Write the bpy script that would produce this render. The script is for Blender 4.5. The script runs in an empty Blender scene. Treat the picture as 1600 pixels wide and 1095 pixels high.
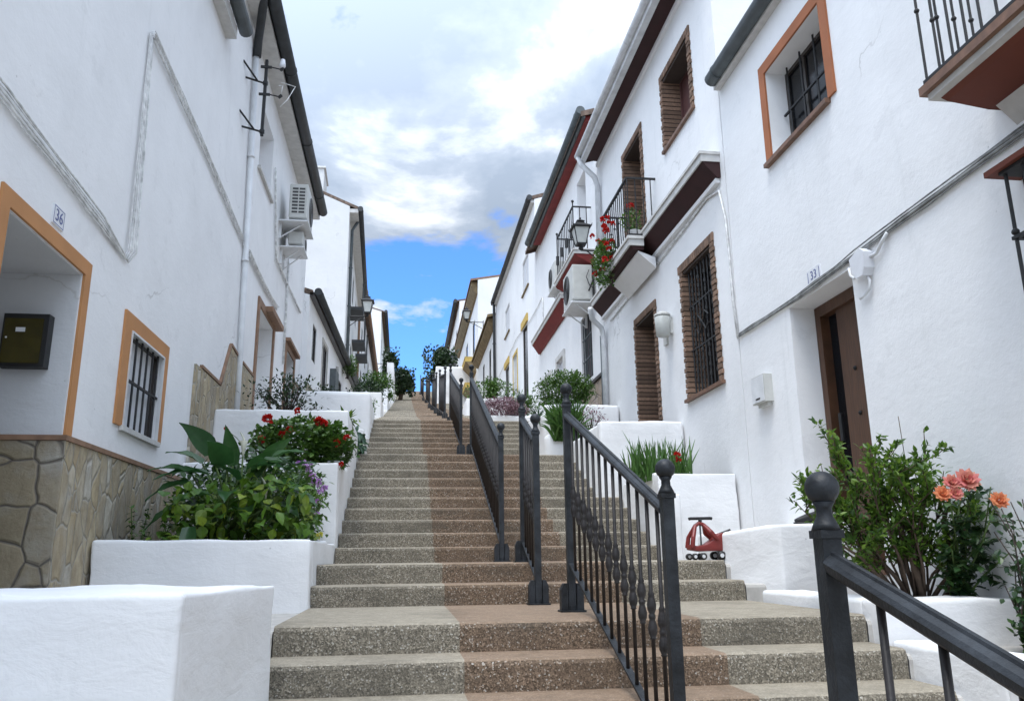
import bpy, math, random
from mathutils import Vector, Matrix, noise
R_ = math.radians
rnd = random.Random(7)
S = bpy.context.scene
COL = S.collection
LX, RX = -2.29, 3.65          # left and right facade lines
ORG = {}

# ------------------------------------------------------------------ materials
def _mat(name):
    m = bpy.data.materials.new(name); m.use_nodes = True
    nt = m.node_tree; b = nt.nodes['Principled BSDF']
    return m, nt, b
def N(nt, t, **k):
    n = nt.nodes.new(t)
    for a, v in k.items():
        if hasattr(n, a): setattr(n, a, v)
    return n
def pos(nt, sc=(1, 1, 1), rot=(0, 0, 0)):
    g = N(nt, 'ShaderNodeNewGeometry'); mp = N(nt, 'ShaderNodeMapping')
    mp.inputs['Scale'].default_value = sc; mp.inputs['Rotation'].default_value = rot
    nt.links.new(g.outputs['Position'], mp.inputs['Vector']); return mp.outputs[0]
def noi(nt, vec, scale, detail=4, rough=.55, dist=0):
    n = N(nt, 'ShaderNodeTexNoise'); n.inputs['Scale'].default_value = scale
    n.inputs['Detail'].default_value = detail; n.inputs['Roughness'].default_value = rough
    n.inputs['Distortion'].default_value = dist
    nt.links.new(vec, n.inputs['Vector']); return n.outputs['Fac']
def ramp(nt, fac, stops):
    r = N(nt, 'ShaderNodeValToRGB'); e = r.color_ramp.elements
    while len(e) < len(stops): e.new(.5)
    for q, (p, c) in zip(e, stops):
        q.position = p; q.color = (*c, 1) if len(c) == 3 else c
    nt.links.new(fac, r.inputs[0]); return r.outputs[0]
def mixc(nt, f, a, b, mode='MIX'):
    m = N(nt, 'ShaderNodeMix'); m.data_type = 'RGBA'; m.blend_type = mode
    for s, v in ((0, f), (6, a), (7, b)):
        if hasattr(v, 'links') or hasattr(v, 'is_linked'): nt.links.new(v, m.inputs[s])
        elif s == 0: m.inputs[0].default_value = v
        else: m.inputs[s].default_value = (*v, 1)
    return m.outputs[2]
def bump(nt, b, parts):
    prev = None
    for h, st, d in parts:
        n = N(nt, 'ShaderNodeBump'); n.inputs['Strength'].default_value = st; n.inputs['Distance'].default_value = d
        nt.links.new(h, n.inputs['Height'])
        if prev: nt.links.new(prev, n.inputs['Normal'])
        prev = n.outputs[0]
    nt.links.new(prev, b.inputs['Normal'])

def plain(name, c, rough=.6, metal=0, var=.12, sc=8, bmp=.15, spec=.5):
    m, nt, b = _mat(name)
    p = pos(nt); n = noi(nt, p, sc, 5)
    col = ramp(nt, n, [(.3, tuple(x*(1-var) for x in c)), (.7, tuple(min(1, x*(1+var)) for x in c))])
    nt.links.new(col, b.inputs['Base Color']); b.inputs['Roughness'].default_value = rough
    b.inputs['Metallic'].default_value = metal; b.inputs['Specular IOR Level'].default_value = spec
    if bmp: bump(nt, b, [(noi(nt, p, sc*6, 3), bmp, .004)])
    return m

def plaster(name, c=(.8, .8, .8), strong=.4, streak=True, big=.5):
    m, nt, b = _mat(name)
    p = pos(nt)
    n1 = noi(nt, p, .9, 4, .6); n2 = noi(nt, p, 7, 5, .6)
    col = ramp(nt, n1, [(.3, tuple(x*.93 for x in c)), (.55, c), (.75, tuple(min(.9, x*1.04) for x in c))])
    col = mixc(nt, ramp(nt, n2, [(.35, (.0, .0, .0)), (.62, (.18, .18, .18))]), col, tuple(x*.9 for x in c))
    # faint rain streaks and scattered grey specks
    ps = pos(nt, (5, 5, .35)); s1 = noi(nt, ps, 1.3, 5, .65)
    col = mixc(nt, ramp(nt, s1, [(.60, (0, 0, 0)), (.80, (.36, .36, .36))]), col, (c[0]*.72, c[1]*.73, c[2]*.72))
    vo = N(nt, 'ShaderNodeTexVoronoi'); vo.inputs['Scale'].default_value = 3.2; vo.inputs['Randomness'].default_value = 1
    nt.links.new(p, vo.inputs['Vector'])
    sp = ramp(nt, vo.outputs['Distance'], [(.012, (.5, .5, .5)), (.03, (0, 0, 0))])
    col = mixc(nt, sp, col, (.3, .3, .3))
    cr = N(nt, 'ShaderNodeTexVoronoi'); cr.feature = 'DISTANCE_TO_EDGE'; cr.inputs['Scale'].default_value = .55
    wv = N(nt, 'ShaderNodeVectorMath'); wv.operation = 'MULTIPLY_ADD'; wn = N(nt, 'ShaderNodeTexNoise'); wn.inputs['Scale'].default_value = 3; wn.inputs['Detail'].default_value = 6
    nt.links.new(p, wn.inputs['Vector']); nt.links.new(wn.outputs['Color'], wv.inputs[0]); wv.inputs[1].default_value = (.5, .5, .5); nt.links.new(p, wv.inputs[2]); nt.links.new(wv.outputs[0], cr.inputs['Vector'])
    ck = mixc(nt, ramp(nt, noi(nt, p, .7, 3), [(.57, (0, 0, 0)), (.65, (1, 1, 1))]), (0, 0, 0), ramp(nt, cr.outputs['Distance'], [(.0015, (.55, .55, .55)), (.006, (0, 0, 0))]))
    col = mixc(nt, ck, col, (.38, .37, .35))
    # peeled and re-limed patches
    pt_ = ramp(nt, noi(nt, p, 2.2, 8, .68), [(.60, (0, 0, 0)), (.625, (.3, .3, .3))])
    col = mixc(nt, pt_, col, tuple(x*.84 for x in c))
    nt.links.new(col, b.inputs['Base Color'])
    b.inputs['Roughness'].default_value = .85; b.inputs['Specular IOR Level'].default_value = .2
    pt = pos(nt, (1, 1, 2.2), (.3, .4, .2))
    trowel = noi(nt, pt, 4.3, 5, .6, .45); lump = noi(nt, p, 1.1, 2); fine = noi(nt, p, 60, 3)
    bump(nt, b, [(lump, big, .06), (trowel, strong, .03), (noi(nt, p, 17, 4, .6), .22, .012), (fine, .3, .003), (pt_, .15, .004)])
    return m

def stone(name, cols, scale=3.2, flat=(1, 1, 1), grout=(.12, .11, .095), dark=1.0):
    m, nt, b = _mat(name)
    p = pos(nt, flat)
    w = N(nt, 'ShaderNodeTexNoise'); w.inputs['Scale'].default_value = 2.5; nt.links.new(p, w.inputs['Vector'])
    add = N(nt, 'ShaderNodeVectorMath'); add.operation = 'MULTIPLY_ADD'
    nt.links.new(w.outputs['Color'], add.inputs[0]); add.inputs[1].default_value = (.16, .16, .16); nt.links.new(p, add.inputs[2])
    v = N(nt, 'ShaderNodeTexVoronoi'); v.feature = 'DISTANCE_TO_EDGE'; v.inputs['Scale'].default_value = scale; v.inputs['Randomness'].default_value = .9
    c = N(nt, 'ShaderNodeTexVoronoi'); c.inputs['Scale'].default_value = scale; c.inputs['Randomness'].default_value = .9
    nt.links.new(add.outputs[0], v.inputs['Vector']); nt.links.new(add.outputs[0], c.inputs['Vector'])
    sep = N(nt, 'ShaderNodeSeparateColor'); nt.links.new(c.outputs['Color'], sep.inputs[0])
    st = [(i/(len(cols)-1), k) for i, k in enumerate(cols)]
    base = ramp(nt, sep.outputs[0], st)
    d = noi(nt, p, 9, 7, .7, .1)
    base = mixc(nt, ramp(nt, d, [(.38, (0, 0, 0)), (.65, (.75, .75, .75))]), base, (.24, .19, .12))
    base = mixc(nt, ramp(nt, noi(nt, p, 3, 4), [(.5, (0, 0, 0)), (.7, (.5, .5, .5))]), base, (.42, .41, .38))
    g = ramp(nt, v.outputs['Distance'], [(.014, (1, 1, 1)), (.034, (0, 0, 0))])
    col = mixc(nt, g, base, grout)
    nt.links.new(col, b.inputs['Base Color']); b.inputs['Roughness'].default_value = .8
    hh = ramp(nt, v.outputs['Distance'], [(0, (0, 0, 0)), (.06, (1, 1, 1))])
    bump(nt, b, [(hh, .7, .018), (d, .9, .02), (noi(nt, p, 40, 3), .3, .004)])
    return m

def aggregate(name, c, lo=.45, hi=1.5):
    m, nt, b = _mat(name)
    p = pos(nt)
    v = N(nt, 'ShaderNodeTexVoronoi'); v.inputs['Scale'].default_value = 135; nt.links.new(p, v.inputs['Vector'])
    sep = N(nt, 'ShaderNodeSeparateColor'); nt.links.new(v.outputs['Color'], sep.inputs[0])
    grain = ramp(nt, sep.outputs[0], [(0, tuple(x*.28 for x in c)), (.35, tuple(x*.68 for x in c)), (.7, tuple(x*1.05 for x in c)), (.92, tuple(x*1.6 for x in c)), (1, (.56, .53, .47))])
    gap = ramp(nt, v.outputs['Distance'], [(.5, (0, 0, 0)), (.85, (.3, .3, .3))])
    col = mixc(nt, gap, grain, tuple(x*.5 for x in c))
    big = noi(nt, p, 2.3, 5, .65)
    col = mixc(nt, ramp(nt, big, [(.35, (.0, .0, .0)), (.7, (.45, .45, .45))]), col, tuple(x*.7 for x in c))
    st_ = ramp(nt, noi(nt, pos(nt, (1, 3, 3)), 1.1, 7, .7), [(.5, (0, 0, 0)), (.66, (.55, .55, .55))])
    col = mixc(nt, st_, col, (.075, .068, .055))
    # treads and nosings (faces that point up) painted paler, as if catching sky light
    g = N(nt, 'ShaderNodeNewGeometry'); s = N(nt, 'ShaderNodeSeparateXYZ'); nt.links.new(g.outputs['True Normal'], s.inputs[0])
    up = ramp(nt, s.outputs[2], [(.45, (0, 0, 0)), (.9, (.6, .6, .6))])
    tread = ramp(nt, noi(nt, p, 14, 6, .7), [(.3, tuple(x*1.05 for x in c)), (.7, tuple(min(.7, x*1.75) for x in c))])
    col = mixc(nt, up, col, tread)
    col = mixc(nt, ramp(nt, noi(nt, p, 1.7, 8, .72), [(.52, (0, 0, 0)), (.62, (.4, .4, .4))]), col, tuple(x*.55 for x in c))
    nt.links.new(col, b.inputs['Base Color']); b.inputs['Roughness'].default_value = .85; b.inputs['Specular IOR Level'].default_value = .25
    bump(nt, b, [(v.outputs['Distance'], .45, .004), (big, .3, .01)])
    return m

def brickmat(name, c):
    m, nt, b = _mat(name)
    g = N(nt, 'ShaderNodeNewGeometry')
    col = ramp(nt, g.outputs['Random Per Island'], [(0, tuple(x*.6 for x in c)), (.5, c), (1, tuple(x*1.35 for x in c))])
    p = pos(nt)
    col = mixc(nt, ramp(nt, noi(nt, p, 30, 4), [(.4, (0, 0, 0)), (.7, (.5, .5, .5))]), col, (.10, .07, .05))
    nt.links.new(col, b.inputs['Base Color']); b.inputs['Roughness'].default_value = .85
    bump(nt, b, [(noi(nt, p, 50, 3), .4, .004)]); return m

def wood(name, c, sc=(1, 14, .8)):
    m, nt, b = _mat(name)
    p = pos(nt, sc); n = noi(nt, p, 5, 6, .6, .4)
    col = ramp(nt, n, [(.25, tuple(x*.5 for x in c)), (.5, c), (.75, tuple(x*1.4 for x in c))])
    nt.links.new(col, b.inputs['Base Color']); b.inputs['Roughness'].default_value = .5
    bump(nt, b, [(n, .25, .004)]); return m

def leafmat(name, cols, trans=.25, rough=.45):
    m, nt, b = _mat(name)
    g = N(nt, 'ShaderNodeNewGeometry')
    st = [(i/max(1, len(cols)-1), k) for i, k in enumerate(cols)]
    col = ramp(nt, g.outputs['Random Per Island'], st)
    p = pos(nt); col = mixc(nt, ramp(nt, noi(nt, p, 25, 3), [(.4, (0, 0, 0)), (.7, (.4, .4, .4))]), col, tuple(x*.6 for x in cols[0]))
    nt.links.new(col, b.inputs['Base Color']); b.inputs['Roughness'].default_value = rough
    t = N(nt, 'ShaderNodeBsdfTranslucent'); nt.links.new(col, t.inputs[0])
    mx = N(nt, 'ShaderNodeMixShader'); mx.inputs[0].default_value = trans
    o = nt.nodes['Material Output']
    nt.links.new(b.outputs[0], mx.inputs[1]); nt.links.new(t.outputs[0], mx.inputs[2]); nt.links.new(mx.outputs[0], o.inputs[0])
    return m

M = {}
M['wall'] = plaster('whitewash_facade', (.83, .83, .83), .10, big=.22)
M['wall_old'] = plaster('whitewash_old', (.70, .70, .69), .15, big=.3)
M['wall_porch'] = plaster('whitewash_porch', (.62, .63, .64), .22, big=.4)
M['planter'] = plaster('whitewash_planter', (.83, .83, .83), .26, big=.5)
M['stone'] = stone('crazy_stone', [(.50, .42, .28), (.36, .28, .17), (.56, .53, .45), (.42, .33, .19), (.48, .40, .26), (.30, .26, .20)], 4.6, (1, 1.5, .8), (.36, .33, .27))
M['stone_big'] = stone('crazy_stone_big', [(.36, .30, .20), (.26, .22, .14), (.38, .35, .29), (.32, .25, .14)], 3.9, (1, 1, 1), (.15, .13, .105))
M['stone_pink'] = stone('pink_stone', [(.40, .30, .24), (.34, .26, .20), (.44, .36, .30)], 3.4)
M['orange'] = plain('ochre_paint', (.46, .215, .08), .75, var=.1, sc=3)
M['orange2'] = plain('terracotta_paint', (.36, .125, .05), .75, var=.12, sc=3)
M['rust'] = plain('rust_red_paint', (.13, .026, .010), .7, var=.12, sc=3)
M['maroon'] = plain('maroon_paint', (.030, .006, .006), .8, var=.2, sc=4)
M['red'] = plain('dark_red_paint', (.16, .013, .011), .75, var=.2, sc=4)
M['ochre'] = plain('old_ochre_tile', (.20, .145, .075), .85, var=.35, sc=5)
M['yellow'] = plain('yellow_paint', (.55, .38, .10), .75, var=.15)
M['coping'] = plain('brown_coping', (.24, .14, .085), .7, var=.25, sc=10)
M['browntile'] = plain('brown_sill', (.17, .09, .055), .55, var=.3, sc=12)
M['soffit'] = plain('pale_soffit', (.55, .54, .52), .8)
M['gutter'] = plain('zinc_gutter', (.085, .10, .105), .6, .1, var=.25, sc=6)
M['gutter_dark'] = plain('dark_gutter', (.035, .038, .04), .6, .0, var=.3, sc=6)
M['gutter_white'] = plain('pale_gutter', (.60, .61, .62), .5, .0, var=.15, sc=6)
M['pipe_white'] = plain('white_pipe', (.70, .71, .72), .5, var=.08)
M['roof'] = plain('clay_tile', (.15, .105, .08), .85, var=.5, sc=9, bmp=.3)
M['iron'] = plain('black_iron', (.010, .010, .011), .6, 0, var=.3, sc=20)
M['rail'] = plain('grey_iron_paint', (.018, .021, .025), .5, .0, var=.7, sc=9, bmp=.6, spec=.35)
M['rail_brown'] = plain('rusty_baluster', (.016, .013, .013), .5, .0, var=.5, sc=14, bmp=.3)
M['dark'] = plain('dark_glass_and_gap', (.006, .007, .009), .15, 0, var=.3, sc=1, bmp=0, spec=.25)
M['panel'] = plain('grey_shutter', (.60, .61, .64), .5, var=.05, sc=2)
M['wframe'] = plain('dark_window_frame', (.035, .028, .024), .4, var=.3)
M['whiteframe'] = plain('white_window_frame', (.62, .62, .62), .4, var=.1)
M['shutter'] = plain('maroon_shutter', (.10, .042, .038), .5, var=.2)
M['wood'] = wood('door_wood', (.085, .038, .018))
M['wood_dark'] = wood('door_wood_dark', (.028, .013, .009))
M['acw'] = plain('ac_white', (.52, .52, .49), .45, var=.08)
M['acd'] = plain('ac_dark', (.05, .05, .05), .5)
M['conc'] = plain('concrete_plinth', (.45, .43, .40), .85, var=.2)
M['brick'] = brickmat('thin_brick', (.22, .135, .09))
M['mortar_and_shade'] = plain('mortar_and_shade', (.05, .035, .028), .9)
M['steps_grey'] = aggregate('washed_aggregate_grey', (.262, .23, .178))
M['steps_brown'] = aggregate('washed_aggregate_brown', (.208, .148, .102))
M['soil'] = plain('soil', (.05, .035, .022), .95, var=.5, sc=14, bmp=.8)
M['cable'] = plain('old_cable', (.66, .66, .65), .7, var=.3, sc=14)
M['cable_mid'] = plain('weathered_cable', (.22, .225, .22), .7, var=.6, sc=7)
M['cable_dark'] = plain('dark_cable', (.09, .095, .095), .6, var=.4, sc=9)
M['blue'] = plain('blue_glaze', (.05, .07, .22), .3)
M['tilew'] = plain('white_glaze', (.72, .73, .76), .25, var=.06)
M['toyred'] = plain('red_plastic', (.20, .026, .022), .4, var=.2)
M['rubber'] = plain('black_rubber', (.015, .015, .016), .55)
M['metbox'] = plain('smoked_panel', (.055, .045, .010), .18, var=.35, sc=5, bmp=0)
M['lampglass'] = plain('milky_lamp_glass', (.50, .51, .48), .3, var=.1)
M['bark'] = plain('bark', (.075, .050, .034), .9, var=.4, sc=18, bmp=.7)
M['stem'] = plain('green_stem', (.08, .13, .03), .6, var=.3)
M['twig'] = plain('dark_twig', (.05, .035, .028), .8, var=.3)
M['l_mid'] = leafmat('leaf_mid', [(.035, .09, .014), (.07, .15, .022), (.12, .22, .035)])
M['l_citrus'] = leafmat('leaf_citrus', [(.04, .10, .014), (.10, .20, .022), (.19, .30, .04)], .4)
M['l_dark2'] = leafmat('leaf_deep', [(.015, .045, .012), (.03, .08, .018), (.05, .12, .025)])
M['l_dark'] = leafmat('leaf_dark', [(.012, .028, .012), (.025, .055, .018), (.045, .08, .025)])
M['l_calla'] = leafmat('leaf_calla', [(.022, .075, .022), (.04, .11, .03), (.05, .13, .03)], .3, .32)
M['l_lime'] = leafmat('leaf_lime', [(.05, .13, .012), (.11, .22, .02), (.24, .31, .03)], .35)
M['l_strap'] = leafmat('leaf_strap', [(.05, .12, .025), (.08, .18, .035), (.11, .22, .05)], .3)
M['l_purple'] = leafmat('leaf_purple', [(.13, .06, .08), (.30, .17, .20), (.45, .33, .36)])
M['l_rose'] = leafmat('leaf_rose', [(.015, .045, .018), (.035, .085, .025), (.06, .12, .03)], .2, .35)
M['l_gray'] = leafmat('leaf_succulent', [(.02, .06, .03), (.035, .09, .04)], .15)
M['f_red'] = leafmat('petal_red', [(.45, .010, .008), (.62, .02, .012)], .3, .6)
M['f_peach'] = leafmat('petal_peach', [(.78, .34, .24), (.74, .22, .22), (.85, .50, .32)], .35, .6)
M['f_orange'] = leafmat('petal_orange', [(.80, .26, .12), (.85, .42, .2)], .35, .6)
M['f_lilac'] = leafmat('petal_lilac', [(.45, .20, .55), (.62, .38, .70)], .3, .6)
M['f_white'] = leafmat('petal_white', [(.75, .74, .60), (.8, .8, .68)], .3, .5)
M['f_yellow'] = leafmat('petal_yellow', [(.65, .62, .08), (.75, .72, .2)], .3, .6)

# ------------------------------------------------------------------ mesh builder
class MB:
    def __init__(s): s.v = []; s.f = []; s.mi = []; s.m = 0
    def add(s, vs, fs):
        o = len(s.v); s.v += [tuple(v) for v in vs]
        for f in fs: s.f.append(tuple(i+o for i in f)); s.mi.append(s.m)
        return s
    def box(s, x0, x1, y0, y1, z0, z1):
        if x0 > x1: x0, x1 = x1, x0
        if y0 > y1: y0, y1 = y1, y0
        v = [(x, y, z) for z in (z0, z1) for y in (y0, y1) for x in (x0, x1)]
        return s.add(v, [(0, 2, 3, 1), (4, 5, 7, 6), (0, 1, 5, 4), (2, 6, 7, 3), (0, 4, 6, 2), (1, 3, 7, 5)])
    def quad(s, a, b, c, d): return s.add([a, b, c, d], [(0, 1, 2, 3)])
    def prism(s, loops):
        n = len(loops[0]); o = [p for l in loops for p in l]; f = []
        for k in range(len(loops)-1):
            for i in range(n):
                j = (i+1) % n; f.append((k*n+i, k*n+j, (k+1)*n+j, (k+1)*n+i))
        f.append(tuple(reversed(range(n)))); f.append(tuple((len(loops)-1)*n+i for i in range(n)))
        return s.add(o, f)
    def tube(s, pts, r, n=8, cap=True):
        pts = [Vector(p) for p in pts]
        if not isinstance(r, (list, tuple)): r = [r]*len(pts)
        loops = []; ref = None
        for i, p in enumerate(pts):
            t = (pts[min(i+1, len(pts)-1)]-pts[max(i-1, 0)]).normalized()
            if ref is None:
                ref = Vector((0, 0, 1)) if abs(t.z) < .9 else Vector((1, 0, 0))
            u = (ref-t*ref.dot(t)).normalized(); w = t.cross(u); ref = u
            loops.append([tuple(p+(u*math.cos(a)+w*math.sin(a))*r[i]) for a in [2*math.pi*k/n+math.pi/n for k in range(n)]])
        m = len(loops); o = [p for l in loops for p in l]; f = []
        for k in range(m-1):
            for i in range(n):
                j = (i+1) % n; f.append((k*n+i, k*n+j, (k+1)*n+j, (k+1)*n+i))
        if cap: f.append(tuple(reversed(range(n)))); f.append(tuple((m-1)*n+i for i in range(n)))
        return s.add(o, f)
    def lathe(s, c, prof, n=12):
        lo = [[(c[0]+r*math.cos(2*math.pi*k/n), c[1]+r*math.sin(2*math.pi*k/n), c[2]+z) for k in range(n)] for r, z in prof]
        o = [p for l in lo for p in l]; f = []
        for k in range(len(lo)-1):
            for i in range(n):
                j = (i+1) % n; f.append((k*n+i, k*n+j, (k+1)*n+j, (k+1)*n+i))
        f.append(tuple(reversed(range(n)))); f.append(tuple((len(lo)-1)*n+i for i in range(n)))
        return s.add(o, f)
    def ball(s, c, r, n=14, sq=1):
        return s.lathe(c, [(max(.001, r*math.sin(math.pi*k/10)), -r*sq*math.cos(math.pi*k/10)) for k in range(11)], n)
    def leaf(s, p, d, up, L, W, fold=.25, droop=0., seg=2):
        d = d.normalized(); sd = d.cross(up)
        if sd.length < 1e-3: sd = d.cross(Vector((1, .2, 0)))
        sd.normalize(); nn = sd.cross(d)
        vs = [tuple(p)]; fs = []
        q = p.copy(); dd = d.copy()
        wprof = {2: [1, .7], 3: [.8, 1, .55], 4: [.7, 1, .85, .45], 5: [.6, .95, 1, .75, .4]}[seg]
        for i in range(seg):
            q = q+dd*(L/(seg+1)); dd = (dd-nn*droop*.0-Vector((0, 0, droop))).normalized()
            w = W*.5*wprof[i]
            vs += [tuple(q-sd*w+nn*w*fold), tuple(q), tuple(q+sd*w+nn*w*fold)]
        q = q+dd*(L/(seg+1)); vs.append(tuple(q))
        fs += [(0, 1, 2), (0, 2, 3)]
        for i in range(seg-1):
            a = 1+3*i; fs += [(a, a+3, a+4, a+1), (a+1, a+4, a+5, a+2)]
        a = 1+3*(seg-1); e = len(vs)-1; fs += [(a, e, a+1), (a+1, e, a+2)]
        return s.add(vs, fs)
    def build(s, name, mats, parent=None, smooth=False, auto=False):
        if not isinstance(mats, (list, tuple)): mats = [mats]
        o = ORG.get(parent.as_pointer(), Vector()) if parent else Vector()
        me = bpy.data.meshes.new(name)
        me.from_pydata([(v[0]-o.x, v[1]-o.y, v[2]-o.z) for v in s.v], [], s.f)
        for mm in mats: me.materials.append(M[mm] if isinstance(mm, str) else mm)
        if len(mats) > 1: me.polygons.foreach_set('material_index', s.mi)
        if smooth: me.polygons.foreach_set('use_smooth', [True]*len(me.polygons))
        me.update()
        ob = bpy.data.objects.new(name, me); COL.objects.link(ob)
        if parent: ob.parent = parent
        ORG[ob.as_pointer()] = o
        if auto:
            bm_fix(me)
        return ob
def bm_fix(me):
    import bmesh
    b = bmesh.new(); b.from_mesh(me); bmesh.ops.remove_doubles(b, verts=b.verts, dist=1e-4)
    bmesh.ops.recalc_face_normals(b, faces=b.faces); b.to_mesh(me); b.free()
def thing(name, label, cat, loc, group=None):
    o = bpy.data.objects.new(name, None); COL.objects.link(o); o.location = loc
    o.empty_display_size = .1; ORG[o.as_pointer()] = Vector(loc)
    return tag(o, label, cat, group)
def tag(o, label, cat, group=None):
    o['label'] = label; o['category'] = cat
    if group: o['group'] = group
    return o
def struct(o): o['kind'] = 'structure'; return o

# ------------------------------------------------------------------ stair profile (y, z)
Rr = .155
noses = [(2.45, .327), (2.84, .482), (3.22, .637), (3.61, .792), (4.0, .947), (4.385, 1.102), (4.76, 1.257),
         (6.505, 1.412), (6.895, 1.567)]
for i in range(10): noses.append((8.684+.39*i, 1.722+Rr*i))
for i, y in enumerate([14.92, 15.32, 15.73, 16.15, 16.56, 16.98, 17.43]): noses.append((y, 3.57+Rr*i))
far = [(24, 5.70), (28, 6.52), (38, 8.58), (46, 10.28), (53, 11.83), (60, 13.49), (68, 15.35)]
for y, z in far:
    py, pz = noses[-1]
    k = max(2, round((z-pz)/.30))
    for j in range(1, k+1):
        noses.append((py+(y-py)*j/k, pz+(z-pz)*j/k))
nz = [(y, z) for y, z in noses]
def step_z(y):
    z = .17
    for a, b in nz:
        if y >= a: z = b
    return z
prof = [(-3, .172), (2.45, .172)]
for i, (y, z) in enumerate(nz):
    r = .028 if y < 17.5 else .05
    prof += [(y, z-r), (y+r*.3, z-r*.3), (y+r, z)]
    if i+1 < len(nz):
        ny, nzz = nz[i+1]
        base = nzz-Rr if 12 < y < 17.5 else z
        prof.append((ny, max(z, base)))
    else: prof.append((y+5, z+.1))
def strip(x0, x1, mi, mb, cap0=False, cap1=False):
    mb.m = mi
    for (ya, za), (yb, zb) in zip(prof, prof[1:]):
        mb.quad((x0, ya, za), (x1, ya, za), (x1, yb, zb), (x0, yb, zb))
    for xx, c in ((x0, cap0), (x1, cap1)):
        if c:
            for (ya, za), (yb, zb) in zip(prof, prof[1:]):
                if yb-ya > .001: mb.quad((xx, ya, za-1.2), (xx, yb, zb-1.2), (xx, yb, zb), (xx, ya, za))
mb = MB()
strip(-.683, .321, 0, mb, True); strip(.321, 1.71, 1, mb); strip(1.71, 2.727, 0, mb, False, True)
struct(mb.build('stairs', ['steps_grey', 'steps_brown']))
# side terraces between the stairs and the houses, and the hillside
mb = MB()
for x0, x1, dz in ((-2.4, -.69, -.03), (2.735, 3.8, -.03)):
    for (ya, za), (yb, zb) in zip(prof, prof[1:]):
        mb.quad((x0, ya, za+dz), (x1, ya, za+dz), (x1, yb, zb+dz), (x0, yb, zb+dz))
struct(mb.build('path', 'conc'))
mb = MB()
gy = [-60, -10, 0, 2.4, 4.4, 8, 12, 17, 22, 28, 38, 46, 53, 60, 68, 75, 100, 200, 600]
gz = [-3, -.3, -.1, -.1, .6, 1.1, 2.6, 3.9, 4.8, 6.1, 8.2, 9.9, 11.4, 13.1, 14.9, 15.0, 14.5, 12, 0]
gx = [-600, -60, -9, -2.5, 0, 3.9, 10, 60, 600]
for j in range(len(gy)-1):
    for i in range(len(gx)-1):
        mb.quad((gx[i], gy[j], gz[j]), (gx[i+1], gy[j], gz[j]), (gx[i+1], gy[j+1], gz[j+1]), (gx[i], gy[j+1], gz[j+1]))
struct(mb.build('ground', plain('dry_ground', (.16, .14, .09), .95, var=.3, sc=.6), auto=True))

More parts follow.
